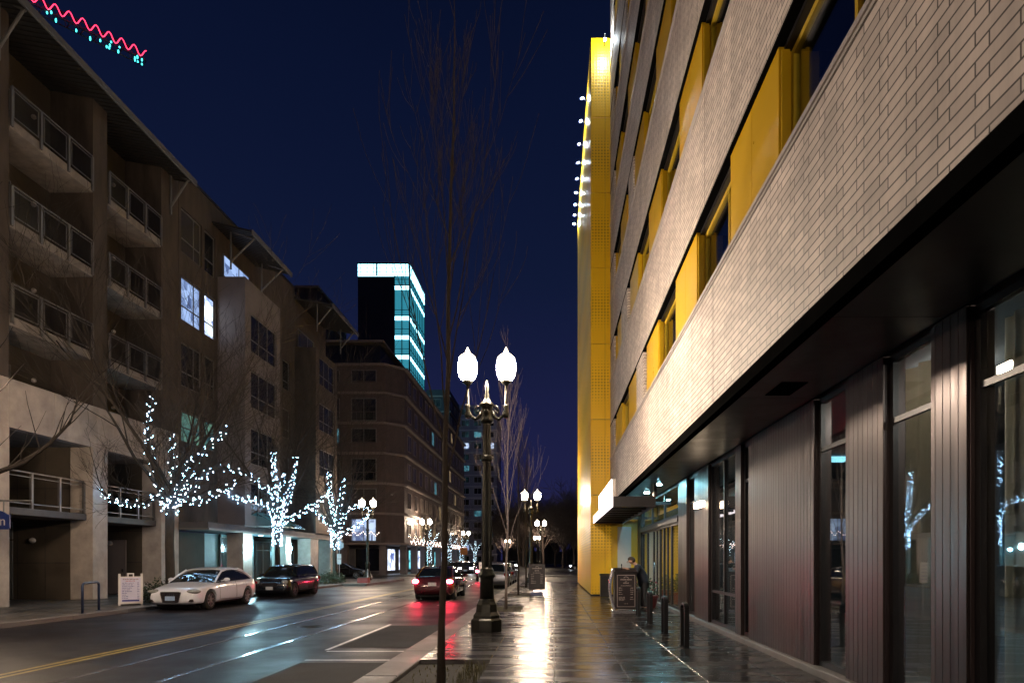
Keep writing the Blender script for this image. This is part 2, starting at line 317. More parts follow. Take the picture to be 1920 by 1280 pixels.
# ---------------------------------------------------------------- mesh helpers
ORG = {}
class MB:
    def __init__(s): s.v = []; s.f = []
    def add(s, v, f):
        o = len(s.v); s.v += [tuple(p) for p in v]; s.f += [tuple(i + o for i in q) for q in f]; return s
    def box(s, x0, x1, y0, y1, z0, z1, ch=0.0):
        if x0 > x1: x0, x1 = x1, x0
        if y0 > y1: y0, y1 = y1, y0
        if z0 > z1: z0, z1 = z1, z0
        if ch:   # chamfered top edge
            v = [(x0,y0,z0),(x1,y0,z0),(x1,y1,z0),(x0,y1,z0),(x0,y0,z1-ch),(x1,y0,z1-ch),(x1,y1,z1-ch),(x0,y1,z1-ch),
                 (x0+ch,y0+ch,z1),(x1-ch,y0+ch,z1),(x1-ch,y1-ch,z1),(x0+ch,y1-ch,z1)]
            f = [(3,2,1,0),(0,1,5,4),(1,2,6,5),(2,3,7,6),(3,0,4,7),(4,5,9,8),(5,6,10,9),(6,7,11,10),(7,4,8,11),(8,9,10,11)]
            return s.add(v, f)
        v = [(x0,y0,z0),(x1,y0,z0),(x1,y1,z0),(x0,y1,z0),(x0,y0,z1),(x1,y0,z1),(x1,y1,z1),(x0,y1,z1)]
        return s.add(v, [(3,2,1,0),(4,5,6,7),(0,1,5,4),(1,2,6,5),(2,3,7,6),(3,0,4,7)])
    def tube(s, pts, rs, n=8, cap=True):
        pts = [Vector(p) for p in pts]
        if not hasattr(rs, '__len__'): rs = [rs] * len(pts)
        base = len(s.v); prev = None
        for i, p in enumerate(pts):
            d = (pts[min(i + 1, len(pts) - 1)] - pts[max(i - 1, 0)])
            if d.length < 1e-9: d = Vector((0, 0, 1))
            d.normalize()
            if prev is None:
                a = Vector((1, 0, 0)) if abs(d.x) < .8 else Vector((0, 1, 0))
                prev = (a - d * a.dot(d)).normalized()
            else:
                q = prev - d * prev.dot(d)
                if q.length > 1e-6: prev = q.normalized()
            b = d.cross(prev)
            for k in range(n):
                t = 2 * math.pi * k / n
                s.v.append(tuple(p + (prev * math.cos(t) + b * math.sin(t)) * rs[i]))
        for i in range(len(pts) - 1):
            for k in range(n):
                a = base + i * n + k; b_ = base + i * n + (k + 1) % n
                s.f.append((a, b_, b_ + n, a + n))
        if cap:
            s.f.append(tuple(base + k for k in range(n - 1, -1, -1)))
            s.f.append(tuple(base + (len(pts) - 1) * n + k for k in range(n)))
        return s
    def lathe(s, prof, cx=0, cy=0, n=16, cz=0, ph=0.0):
        """prof: (r, z) from the bottom up"""
        base = len(s.v)
        for r, z in prof:
            for k in range(n):
                t = 2 * math.pi * (k + ph) / n
                s.v.append((cx + r * math.cos(t), cy + r * math.sin(t), cz + z))
        for i in range(len(prof) - 1):
            for k in range(n):
                a = base + i * n + k; b_ = base + i * n + (k + 1) % n
                s.f.append((a, b_, b_ + n, a + n))
        s.f.append(tuple(base + k for k in range(n - 1, -1, -1)))
        s.f.append(tuple(base + (len(prof) - 1) * n + k for k in range(n)))
        return s
    def ell(s, c, r, n=12, m=7):
        base = len(s.v)
        for i in range(1, m):
            t = math.pi * i / m
            for k in range(n):
                a = 2 * math.pi * k / n
                s.v.append((c[0] + r[0] * math.sin(t) * math.cos(a), c[1] + r[1] * math.sin(t) * math.sin(a), c[2] - r[2] * math.cos(t)))
        b0 = len(s.v); s.v.append((c[0], c[1], c[2] - r[2])); s.v.append((c[0], c[1], c[2] + r[2]))
        for i in range(m - 2):
            for k in range(n):
                a = base + i * n + k; b_ = base + i * n + (k + 1) % n
                s.f.append((a, b_, b_ + n, a + n))
        for k in range(n):
            s.f.append((b0, base + (k + 1) % n, base + k)); q = base + (m - 2) * n
            s.f.append((b0 + 1, q + k, q + (k + 1) % n))
        return s
    def octa(s, c, r):
        x, y, z = c
        return s.add([(x+r,y,z),(x-r,y,z),(x,y+r,z),(x,y-r,z),(x,y,z+r),(x,y,z-r)],
                     [(0,2,4),(2,1,4),(1,3,4),(3,0,4),(2,0,5),(1,2,5),(3,1,5),(0,3,5)])
    def prism(s, poly, axis, a0, a1):
        """extrude a 2D polygon; axis x: poly=(y,z); axis y: poly=(x,z); axis z: poly=(x,y)"""
        def P(p, a):
            return (a, p[0], p[1]) if axis == 'x' else (p[0], a, p[1]) if axis == 'y' else (p[0], p[1], a)
        n = len(poly); v = [P(p, a0) for p in poly] + [P(p, a1) for p in poly]
        return s.add(v, [tuple(range(n)), tuple(range(2 * n - 1, n - 1, -1))] + [(i, i + n, (i + 1) % n + n, (i + 1) % n) for i in range(n)])
    def loft(s, rings, cap=True):
        base = len(s.v); n = len(rings[0])
        for r in rings: s.v += [tuple(p) for p in r]
        for i in range(len(rings) - 1):
            for k in range(n):
                a = base + i * n + k; b_ = base + i * n + (k + 1) % n
                s.f.append((a, b_, b_ + n, a + n))
        if cap:
            s.f.append(tuple(base + k for k in range(n - 1, -1, -1))); q = base + (len(rings) - 1) * n
            s.f.append(tuple(q + k for k in range(n)))
        return s
    def build(s, name, m, parent=None, smooth=False, bevel=0.0):
        me = bpy.data.meshes.new(name)
        o = bpy.data.objects.new(name, me); C.collection.objects.link(o)
        org = Vector((0, 0, 0))
        if parent is not None:
            org = ORG.get(parent.name, Vector((0, 0, 0))); o.parent = parent
        ORG[o.name] = org
        me.from_pydata([(v[0] - org.x, v[1] - org.y, v[2] - org.z) for v in s.v], [], s.f)
        bm = bmesh.new(); bm.from_mesh(me); bmesh.ops.recalc_face_normals(bm, faces=bm.faces); bm.to_mesh(me); bm.free()
        me.materials.append(MATS[m] if isinstance(m, str) else m)
        if smooth:
            me.shade_smooth()
            md = None
        if bevel:
            md = o.modifiers.new('bevel', 'BEVEL'); md.width = bevel; md.segments = 2; md.limit_method = 'ANGLE'
        return o
def tag(o, label, cat, group=None, kind=None):
    if label: o['label'] = label
    if cat: o['category'] = cat
    if group: o['group'] = group
    if kind: o['kind'] = kind
    return o
def thing(name, label, cat, loc=(0, 0, 0), group=None, kind=None):
    o = bpy.data.objects.new(name, None); C.collection.objects.link(o); o.location = loc; o.empty_display_size = .1
    ORG[o.name] = Vector(loc)
    return tag(o, label, cat, group, kind)
def struct(o): o['kind'] = 'structure'; return o
def copy_tree(o, loc, rz=None, label=None, parent=None, sc=None):
    c = o.copy(); C.collection.objects.link(c)
    if parent is not None: c.parent = parent
    else:
        c.location = loc
        if rz is not None: c.rotation_euler = (0, 0, rz)
        if label: c['label'] = label
        if sc: c.scale = (sc, sc, sc)
    for ch in list(o.children): copy_tree(ch, None, parent=c)
    return c
class Fr:
    """a wall plane: u along the wall, v up, w outward"""
    def __init__(s, kind, at): s.k = kind; s.at = at
    def box(s, mb, u0, u1, v0, v1, w0, w1):
        if s.k == '+x': return mb.box(s.at + w0, s.at + w1, u0, u1, v0, v1)
        if s.k == '-x': return mb.box(s.at - w0, s.at - w1, u0, u1, v0, v1)
        if s.k == '-y': return mb.box(u0, u1, s.at - w0, s.at - w1, v0, v1)
def wall(fr, u0, u1, v0, v1, holes, th, name, m, parent):
    us = sorted({u0, u1, *[h[0] for h in holes], *[h[1] for h in holes]}); us = [u for u in us if u0 <= u <= u1]
    mb = MB()
    for a, b in zip(us, us[1:]):
        mid = (a + b) / 2; hs = sorted([(h[2], h[3]) for h in holes if h[0] <= mid <= h[1]])
        z = v0
        for h0, h1 in hs:
            if h0 > z: fr.box(mb, a, b, z, h0, -th, 0)
            z = max(z, h1)
        if z < v1: fr.box(mb, a, b, z, v1, -th, 0)
    return mb.build(name, m, parent)
def window(fr, u0, u1, v0, v1, parent, us=(), vs=(), fw=.06, w=-.12, fm='frame_grey', pm='window_dark', name='window', skew=0.0):
    mb = MB(); d = .06
    fr.box(mb, u0, u0 + fw, v0, v1, w, w + d); fr.box(mb, u1 - fw, u1, v0, v1, w, w + d)
    fr.box(mb, u0 + fw, u1 - fw, v0, v0 + fw, w, w + d); fr.box(mb, u0 + fw, u1 - fw, v1 - fw, v1, w, w + d)
    for u in us: fr.box(mb, u - fw * .4, u + fw * .4, v0 + fw, v1 - fw, w + .002, w + d - .004)
    for v in vs: fr.box(mb, u0 + fw, u1 - fw, v - fw * .4, v + fw * .4, w + .005, w + d - .008)
    o = mb.build(name, fm, parent)
    p = MB(); fr.box(p, u0 + fw * .5, u1 - fw * .5, v0 + fw * .5, v1 - fw * .5, w + .015, w + .027)
    if skew: p.v = [(x + (y - u0) * skew, y, z) for x, y, z in p.v]      # pane turned slightly to bring the reflected tree lights into view
    p.build('pane', pm, o)
    return o

# ================================================================ GROUND, ROAD, PAVEMENT
ROAD = -.13
g = MB(); g.add([(-900, -300, -.20), (900, -300, -.20), (900, 1500, -.20), (-900, 1500, -.20)], [(0, 1, 2, 3)])
struct(g.build('ground', 'dark_ground'))
g = MB(); g.add([(-70, -40, ROAD), (70, -40, ROAD), (70, 260, ROAD), (-70, 260, ROAD)], [(0, 1, 2, 3)])
struct(g.build('road', 'asphalt'))
def kerb(x0, x1, y0, y1, name='kerb'):
    b = MB(); y = y0
    while y < y1 - .01:
        n = min(y + 2.4, y1); b.box(x0, x1, y + .006, n - .006, -.18, .002, .018); y = n
    struct(b.build(name, 'kerb_stone'))
kerb(-2.62, -2.14, -20, 46.5)
# right pavement of square slabs, with the tree pits left open
PITS = [(8.25, 10.2), (19.6, 22.4), (27.4, 30.2), (36.0, 38.4)]
cols = [(-2.135, -1.0), (-1.0, 0.02), (0.02, 1.02), (1.02, 2.02), (2.02, 3.02), (3.02, 3.62)]
mbs = MB(); y = -8.0; rows = []
ysl = [-8 + 1.24 * i for i in range(44)]
edges = sorted({*ysl, *[p for pit in PITS for p in pit]})
for i, (x0, x1) in enumerate(cols):
    es = edges if i == 0 else ysl
    for a, b in zip(es, es[1:]):
        if i == 0 and any(p0 - .01 <= a and b <= p1 + .01 for p0, p1 in PITS): continue
        mbs.box(x0 + .006, x1 - .006, a + .004, b - .004, -.12, 0.0, .007)
struct(mbs.build('pavement', 'paving'))
b = MB(); b.box(-2.1, 3.62, -8, 46.5, -.19, -.015)
# joint bed under the slabs, cut away at the pits
bed = MB()
ys_ = [-8] + [p for pit in PITS for p in pit] + [46.5]
for a, c in zip(ys_[::2], ys_[1::2]): bed.box(-2.12, -.99, a, c, -.19, -.012)
bed.box(-.985, 3.62, -8, 46.5, -.19, -.013)
struct(bed.build('joint_bed', 'plinth'))
pit = MB()
for p0, p1 in PITS: pit.box(-2.13, -1.0, p0 + .003, p1 - .003, -.19, -.07)
struct(pit.build('soil', 'soil'))
# right pavement beyond the tower and its cross street
b = MB(); b.box(3.63, 40, 43.6, 46.5, -.19, -.003); struct(b.build('pavement', 'paving_far'))
# left pavement
mbl = MB(); y = -20
while y < 52.6:
    n = min(y + 1.5, 52.6)
    for x0, x1 in ((-16.0, -14.1), (-18.25, -16.0), (-24.2, -18.25)): mbl.box(x0 + .005, x1 - .005, y + .005, n - .005, -.18, -.001, .006)
    y = n
struct(mbl.build('pavement', 'paving_far'))
bed = MB(); bed.box(-24.2, -14.1, -20, 52.6, -.19, -.014); struct(bed.build('joint_bed', 'plinth'))
kerb(-14.1, -13.8, -20, 52.6)
b = MB(); b.box(-40, -14.1, 65.0, 150, -.19, -.002); struct(b.build('pavement', 'paving_far'))
kerb(-14.1, -13.8, 65.0, 149)
b = MB(); b.box(-13.8, -12.2, 41.8, 52.4, -.19, -.004); struct(b.build('pavement', 'paving_far'))   # kerb extension at the corner
b = MB(); b.box(-2.1, 40, 62, 64.6, -.19, -.002); struct(b.build('pavement', 'paving_far'))
# painted lines, steel rails, dry bays
def strip(name, m, x0, x1, y0, y1, z=ROAD + .004):
    q = MB(); q.add([(x0, y0, z), (x1, y0, z), (x1, y1, z), (x0, y1, z)], [(0, 1, 2, 3)]); return struct(q.build(name, m))
strip('centre_line', 'paint_yellow', -8.33, -8.23, -30, 52); strip('centre_line', 'paint_yellow', -8.13, -8.03, -30, 52)
for x in (-5.55, -6.98):
    q = MB(); q.box(x - .035, x + .035, -30, 140, ROAD - .03, ROAD + .006); q.box(x - .10, x - .085, -30, 140, ROAD - .03, ROAD + .004); struct(q.build('street_rail', 'steel_rail'))
strip('parking_line', 'paint_white', -4.36, -4.28, 12.2, 17.0)
strip('parking_line', 'paint_white', -4.26, -2.68, 12.0, 12.09)
strip('parking_line', 'paint_white', -4.26, -2.68, 10.95, 11.04)
strip('parking_line', 'paint_white', -4.36, -4.28, 24.0, 29.0)
for (x, y) in ((-6.25, 16.5), (-7.4, 30.0)):
    b = MB(); b.lathe([(.33, 0), (.33, .010), (.29, .0101), (.29, .006)], x, y, 28, ROAD - .001); 
    for k in range(5): b.box(x - .22, x + .22, y - .2 + k * .1 - .015, y - .2 + k * .1 + .015, ROAD, ROAD + .011)
    struct(b.build('manhole_cover', 'lamp_iron'))
strip('dry_road_patch', 'asphalt_dry', -4.22, -2.78, 12.5, 16.7, ROAD + .008)
strip('dry_road_patch', 'asphalt_dry', -4.22, -2.78, 4.0, 10.7, ROAD + .008)

# ================================================================ BRICK BUILDING ON THE RIGHT
Y0B, Y1B = -6.0, 27.93
XB = 2.5
hb = thing('brick_building', 'white brick building with yellow window panels over a dark metal ground floor', 'building', (3.2, 10, 0))
b = MB(); b.box(3.45, 12, Y0B, Y1B - .02, 4.05, 30.5); b.build('wall', 'blind_blue', hb)
bands = [(4.04, 5.95)] + [(5.95 + 1.45 + 3.38 * i, 5.95 + 1.45 + 3.38 * i + 1.93) for i in range(7)]
for i, (z0, z1) in enumerate(bands):
    b = MB(); b.box(XB, 3.44, Y0B, Y1B, z0, z1); o = b.build('brick_band', 'white_brick', hb)
    c = MB(); c.box(XB - .03, 3.0, Y0B, Y1B, z1 + .002, z1 + .06); c.box(XB - .012, XB - .002, Y0B, Y1B, z1 - .04, z1); c.build('coping', 'coping', hb)
    if i: c = MB(); c.box(XB - .012, 3.2, Y0B, Y1B, z0 - .035, z0 - .002); c.build('drip_edge', 'fascia_black', hb)
    for yj in (2.0 + .7 * i, 10.0 + .55 * i, 19.0 - .4 * i): c = MB(); c.box(XB - .001, XB + .05, yj, yj + .012, z0, z1 - .045); c.build('movement_joint', 'fascia_black', hb)
random.seed(4)
starts = [-5.1, -1.4, -2.6, -.8, -2.1, .6, -1.2]
for f in range(7):
    z0 = bands[f][1] + .062; z1 = bands[f + 1][0] - .037
    pier = [(17.8, 19.2), (21.6, 23.4), (19.9, 21.2), (15.2, 16.6), (22.0, 23.6), (18.4, 19.9), (20.9, 22.2)][f]
    for a, c in (pier, (26.2, Y1B)):
        b = MB(); b.box(XB, 3.44, a, c, z0, z1); b.build('brick_pier', 'white_brick', hb)
        b = MB(); zz = z0 + .04
        while zz < z1 - .06:    # toothed edge of headers
            b.box(XB + .02, XB + .16, a - .06, a - .001, zz, zz + .045); zz += .0906
        b.build('toothed_edge', 'white_brick', hb)
    y = starts[f]; k = 0
    while y < 26:
        pa, pb = y, y + 1.95; wa, wb = pb + .06, pb + 2.15
        for (s0, s1, kind) in ((pa, pb, 'p'), (wa, wb, 'w')):
            if s1 > 26.1: s1 = 26.1
            # cut against the pier
            if s0 < pier[1] and s1 > pier[0]:
                if s0 < pier[0] - .5: s1 = pier[0] - .07
                elif s1 > pier[1] + .5: s0 = pier[1]
                else: continue
            if s1 - s0 < .4: continue
            if kind == 'p':
                b = MB(); m_ = (s0 + s1) / 2
                b.box(XB + .04, 3.0, s0, m_ - .004, z0, z1); b.box(XB + .04, 3.0, m_ + .004, s1, z0, z1); b.box(XB + .06, 2.98, m_ - .004, m_ + .004, z0, z1)
                b.build('yellow_panel', 'yellow_panel', hb, bevel=.006)
            else:
                o = window(Fr('-x', 2.66), s0, s1, z0 + .01, z1 - .06, hb, us=(s0 + .55,), fw=.07, w=-.08, fm='yellow_frame', pm='flat_glass')
                c = MB(); c.box(2.56, 2.65, s1 - .05, s1 - .002, z0, z1 - .065); c.build('window_fin', 'yellow_panel', hb)
                c = MB(); c.box(XB + .1, 3.3, s0, s1, z1 - .05, z1 - .002); c.build('window_head', 'dark_metal', hb)
        y = wb + .002 if True else y
        k += 1
# lip, soffit and fittings in it
b = MB(); b.box(XB + .0, XB + .12, Y0B, Y1B, 3.867, 4.036); b.build('fascia', 'fascia_black', hb)
b = MB()
y = Y0B
while y < Y1B - .1:
    n = min(y + 3.0, Y1B); b.box(XB + .121, 3.66, y + .004, n - .004, 3.87, 4.03); y = n
b.build('soffit', 'soffit', hb)
b = MB(); b.box(2.93, 3.27, 8.2, 8.85, 3.862, 3.869); b.build('soffit_vent', 'fascia_black', hb)
for (x, y) in ((3.2, 19.4), (3.2, 21.8), (3.2, 24.4)):
    b = MB(); b.lathe([(.09, 0), (.09, .012)], x, y, 16, 3.856); o = b.build('downlight', 'downlight', hb)
    b = MB(); b.lathe([(.12, 0), (.12, .006)], x, y, 16, 3.8635); b.build('rim', 'dark_metal', o)
# ground floor front: list of (y0, y1, kind)
XG = 3.7
seg = [(-6, -1.5, 'c'), (-1.5, .6, 'w'), (.6, 1.2, 'c'), (1.2, 3.3, 'w'), (3.3, 3.62, 'c'), (3.62, 5.72, 'w'), (5.72, 6.27, 'c'), (6.27, 7.17, 'w'), (7.17, 8.10, 'c'), (8.10, 9.08, 'w'),
       (9.08, 12.12, 'c'), (12.12, 12.62, 'w'), (12.62, 13.03, 'c'), (13.03, 15.25, 'v'), (15.25, 16.75, 'c'), (16.75, 17.75, 'w'),
       (17.75, 18.95, 'c'), (18.95, 27.0, 'd')]
b = MB(); b.box(3.62, 3.95, Y0B, 27.9, -.12, .10, .012); b.build('plinth', 'plinth', hb)
fr = Fr('-x', XG)
for (a, c, k) in seg:
    if k == 'c':     # ribbed metal cladding
        b = MB(); fr.box(b, a, c, .10, 3.87, -.25, -.03); y = a + .004
        while y < c - .02:
            n = min(y + .118, c - .002); fr.box(b, y + .006, n, .10, 3.868, -.03, 0 if c - a > .5 else -.004); y = n
        b.build('cladding', 'cladding', hb, bevel=.003)
    elif k in 'wv':
        o = window(fr, a, c, .10, 3.86, hb, us=((a + c) / 2,) if k == 'v' else (), vs=(3.14,) if k == 'w' else (.85,), fw=.075, w=-.13, skew=.016, fm='dark_metal', pm='shop_glass')
    else:
        fr2 = Fr('-x', XG)
        ys = [18.95, 20.35, 21.75, 22.5, 24.0, 25.5, 27.0]
        for i, (p, q) in enumerate(zip(ys, ys[1:])):
            if i == 3:
                o = window(fr2, p, q, .10, 2.72, hb, us=((p + q) / 2,), fw=.09, w=-.11, fm='dark_metal', pm='shop_glass', name='entrance_door')
                b = MB()
                for s in (-.1, .1): b.tube([(XG - .02, (p + q) / 2 + s, .9), (XG - .02, (p + q) / 2 + s, 1.5)], .015, 8)
                b.build('handle', 'chrome', o)
            else:
                window(fr2, p, q, .10, 2.72, hb, us=((p + q) / 2,) if i == 1 else (), fw=.07, w=-.11, fm='dark_metal', pm='shop_glass')
        b = MB(); fr2.box(b, 18.95, 27.0, 2.723, 2.90, -.12, 0.03); b.build('door_header', 'board_black', hb)
        for p, q in ((18.95, 21.6), (21.6, 24.3), (24.3, 27.0)):
            window(fr2, p, q, 2.903, 3.86, hb, fw=.06, w=-.11, fm='dark_metal', pm='shop_glass', name='transom_window')
b = MB(); b.box(XG - .002, 3.95, 27.0, 27.9, .10, 3.86); b.build('end_post', 'dark_metal', hb)
# rooms behind the glass
b = MB()
b.box(3.95, 8.9, Y0B, 27.9, -.15, .08); b.build('room_floor', 'room_floor', hb)
b = MB(); b.box(8.9, 9.1, Y0B, 18.2, .08, 3.9); b.box(3.96, 8.89, Y0B - .1, Y0B, .08, 3.9); b.box(3.96, 8.89, 18.2, 18.35, .08, 3.9); b.build('room_wall', 'room_wall', hb)
b = MB(); b.box(8.9, 9.1, 18.36, 27.9, .08, 3.9); b.box(3.96, 8.89, 27.6, 27.9, .08, 3.9); b.build('lobby_wall', 'room_yellow', hb)
b = MB(); b.box(3.96, 8.9, Y0B, 27.9, 3.9, 4.04); b.build('room_ceiling', 'room_wall', hb)
def curtain(a, c, x=4.2):
    b = MB(); n = int((c - a) / .05); pts = [(x + .045 * math.sin(i * 1.15) + .015 * math.sin(i * .37), a + (c - a) * i / n) for i in range(n + 1)]
    v = []; f = []
    for (px, py) in pts: v += [(px, py, .28), (px, py, 3.84), (px + .01, py, .28), (px + .01, py, 3.84)]
    for i in range(n): f += [(4*i, 4*i+4, 4*i+5, 4*i+1), (4*i+2, 4*i+3, 4*i+7, 4*i+6)]
    b.add(v, f); return b.build('curtain', 'curtain', hb, smooth=True)
curtain(2.0, 5.95); curtain(7.1, 8.0); curtain(-3.5, .2)
for (y, z0, z1) in ((16.9, .9, 3.8), (10.5, 1.3, 3.8)):
    b = MB(); b.tube([(4.32, y, z0), (4.32, y, z1)], .014, 8); o = b.build('tube_light', 'tube_cyan', hb)
for (x, y, m, zz) in ((4.9, 4.6, 'curtain_fill_lamp', 3.86), (4.8, 7.6, 'curtain_fill_lamp', 3.86), (6.4, 14.5, 'tube_cyan', 3.86), (5.6, 20.6, 'room_lamp_yellow', 3.86), (5.6, 24.6, 'room_lamp_yellow', 3.86)):  # unseen ceiling lamps, added to brighten the curtains and rooms
    b = MB(); r_ = .1 if m == 'curtain_fill_lamp' else .3; b.box(x - r_, x + r_, y - r_, y + r_, zz - .02, zz + .02); b.build('added_ceiling_lamp', m, hb)

# lit box sign and canopy over the entrance
cn = thing('entrance_canopy', 'dark flat metal canopy with a lit edge over the hotel entrance', 'canopy', (2.4, 23, 3.2))
b = MB(); b.box(1.78, 3.05, 19.0, 19.08, 3.16, 3.47); b.box(1.78, 3.05, 27.72, 27.8, 3.16, 3.47); b.box(3.0, 3.06, 19.08, 27.72, 3.16, 3.47); b.build('frame', 'dark_metal', cn, bevel=.006)
b = MB(); b.box(1.80, 3.0, 19.081, 27.719, 3.40, 3.46); b.build('deck', 'dark_metal', cn)
y = 19.6
while y < 27.6: b = MB(); b.box(1.80, 2.999, y, y + .11, 3.20, 3.399); b.build('purlin', 'dark_metal', cn); y += 1.02
b = MB(); b.box(1.74, 1.779, 19.0, 27.8, 3.16, 3.47); b.build('edge_light', 'edge_lit', cn)
b = MB(); b.box(3.0, 3.08, 19.0, 19.3, 3.472, 3.865); b.box(3.0, 3.08, 27.4, 27.7, 3.472, 3.865); b.build('hanger', 'dark_metal', cn)
for y in (20.0, 27.2): b = MB(); b.box(3.081, 3.68, y, y + .1, 3.3, 3.4); b.build('bracket', 'dark_metal', cn)
cs = thing('roof_sign', 'glowing white letter box standing on the street edge of the dark canopy', 'sign', (1.76, 21.5, 3.48))
b = MB(); b.box(1.735, 1.755, 19.1, 24.2, 3.50, 3.98); b.build('lit_face', 'sign_lit', cs)
b = MB(); b.box(1.756, 1.86, 19.08, 24.22, 3.475, 4.0); b.build('case', 'coping', cs)
# small lit sign by the doors
b = MB(); b.box(3.50, 3.62, 15.25, 15.95, 2.86, 3.0); o = b.build('wall_lamp', 'exit_warm'); tag(o, 'small warm lit bar on the dark wall right of the hotel doors', 'lamp')

# ================================================================ YELLOW TOWER
yt = thing('yellow_tower', 'tall yellow tower of perforated metal sheets, a row of small lamps along its top edge', 'building', (3, 34, 0))
TX = 1.65; TH = 24.4
b = MB(); b.box(TX + .1, 8, 28.1, 43, 0, TH - .1); b.build('core', 'dark_metal', yt)
joints = [0.06, 4.42] + [4.42 + 3.30 * i for i in range(1, 6)] + [TH]
for a, c in zip(joints, joints[1:]):
    b = MB(); b.box(TX + .02, TX + .62, 28.0, 28.09, a + .015, c - .015); b.box(TX + .632, XB + .05, 28.0, 28.09, a + .015, c - .015)
    if a < 1: pass
    b.build('front_sheet', 'yellow_perforated', yt, bevel=.006)
    b = MB(); y = 28.09
    while y < 42.9:
        b.box(TX, TX + .09, y + .005, min(y + 1.5, 43) - .005, a + .015, c - .015); y += 1.5
    b.build('side_sheet', 'yellow_perforated', yt, bevel=.006)
b = MB(); b.box(XB + .051, 2.82, 28.0, 28.09, .06, 3.84); b.box(3.42, 3.7, 28.0, 28.09, .06, 3.84); b.box(2.82, 3.42, 28.0, 28.09, 3.02, 3.84); b.build('front_sheet', 'yellow_panel', yt)
b = MB(); b.box(2.824, 3.416, 28.03, 28.08, .06, 3.015); o = b.build('service_door', 'coping', yt)
b = MB(); b.box(TX - .01, 3.7, 27.98, 28.0, 0.0, .055); b.build('base_strip', 'dark_metal', yt)
lampY = [30.7, 32.3, 34.1, 35.7, 37.2, 38.6, 39.9, 41.1, 42.2]
for y in lampY:
    b = MB(); b.tube([(TX + .02, y, TH - .9), (1.42, y, TH - .62), (1.37, y, TH - .66)], .018, 6); o = b.build('lamp_arm', 'iron_black', yt)
    b = MB(); b.ell((1.37, y, TH - .72), (.036, .036, .036), 8, 5); b.build('lamp', 'roof_lamp', o)
b = MB(); b.tube([(2.24, 28.0, 24.0), (2.22, 27.45, 24.15), (2.22, 27.32, 24.0)], .022, 6); o = b.build('lamp_arm', 'iron_black', yt)
b = MB(); b.ell((2.22, 27.3, 23.75), (.06, .06, .06), 10, 6); b.build('lamp', 'roof_lamp_front', o)

# ================================================================ STREET LAMPS
def street_lamp(label, globe):
    t = thing('street_lamp', label, 'street lamp', (0, 0, 0))
    b = MB(); b.lathe([(.36, 0), (.36, .26), (.31, .30), (.31, .36), (.25, .44), (.235, .60), (.20, .66), (.185, .72)], n=8, ph=.5); b.build('base', 'lamp_iron', t, bevel=.008)
    b = MB(); b.lathe([(.165, .72), (.145, 1.15), (.15, 1.18), (.19, 1.22), (.19, 1.27), (.15, 1.32), (.155, 1.36), (.12, 1.42)], n=16)
    b.build('pedestal', 'lamp_iron', t, smooth=True)
    # fluted shaft
    b = MB(); rings = []
    for z, r in ((1.42, .115), (3.9, .092), (4.62, .085)):
        rings.append([((r if k % 2 else r * .86) * math.cos(math.pi * k / 12), (r if k % 2 else r * .86) * math.sin(math.pi * k / 12), z) for k in range(24)])
    b.loft(rings); b.lathe([(.115, 3.78), (.135, 3.82), (.135, 3.88), (.11, 3.92)], n=16); b.build('shaft', 'lamp_iron', t)
    b = MB(); b.lathe([(.09, 4.62), (.15, 4.66), (.15, 4.72), (.12, 4.78), (.13, 4.98), (.17, 5.02), (.17, 5.05), (.10, 5.12), (.055, 5.2), (.06, 5.26), (.035, 5.32), (.045, 5.42), (.03, 5.5), (.012, 5.6)], n=16)
    b.ell((0, -.125, 4.87), (.06, .03, .06)); b.build('crown', 'lamp_iron', t, smooth=True)
    for s in (-1, 1):
        b = MB(); b.tube([(s * .10, 0, 4.93), (s * .17, 0, 4.78), (s * .26, 0, 4.72), (s * .36, 0, 4.80), (s * .42, 0, 4.95), (s * .43, 0, 5.50)], [.035, .038, .036, .034, .032, .028], 8)
        b.tube([(s * .13, 0, 5.0), (s * .22, 0, 5.02), (s * .27, 0, 4.93), (s * .22, 0, 4.86), (s * .19, 0, 4.92)], .018, 6)
        b.lathe([(.05, -.30), (.075, -.22), (.035, -.12), (.06, -.05), (.05, 0)], s * .43, 0, 12, 5.05)
        b.lathe([(.03, 0), (.10, .05), (.12, .09), (.10, .11)], s * .43, 0, 14, 5.48)
        o = b.build('arm', 'lamp_iron', t, smooth=True)
        b = MB(); b.lathe([(.10, 5.595), (.155, 5.63), (.195, 5.71), (.212, 5.82), (.212, 5.94), (.195, 6.04), (.185, 6.07)], s * .43, 0, 12)
        b.build('globe', globe, o, smooth=True)
        b = MB(); b.lathe([(.19, 6.072), (.20, 6.085), (.19, 6.10), (.12, 6.165), (.055, 6.205), (.045, 6.25), (.028, 6.28), (.01, 6.33)], s * .43, 0, 12); b.build('cap', 'cap_light', o, smooth=True)
    return t
LG = 'twin globe street lamps along the street'
lampR = street_lamp('tall twin globe lamp nearest the camera on the right pavement', 'globe_light'); lampR['group'] = LG
lampR.location = (-1.48, 14.3, 0)
lampF = street_lamp('', 'globe_far'); lampF['group'] = LG; placed = False
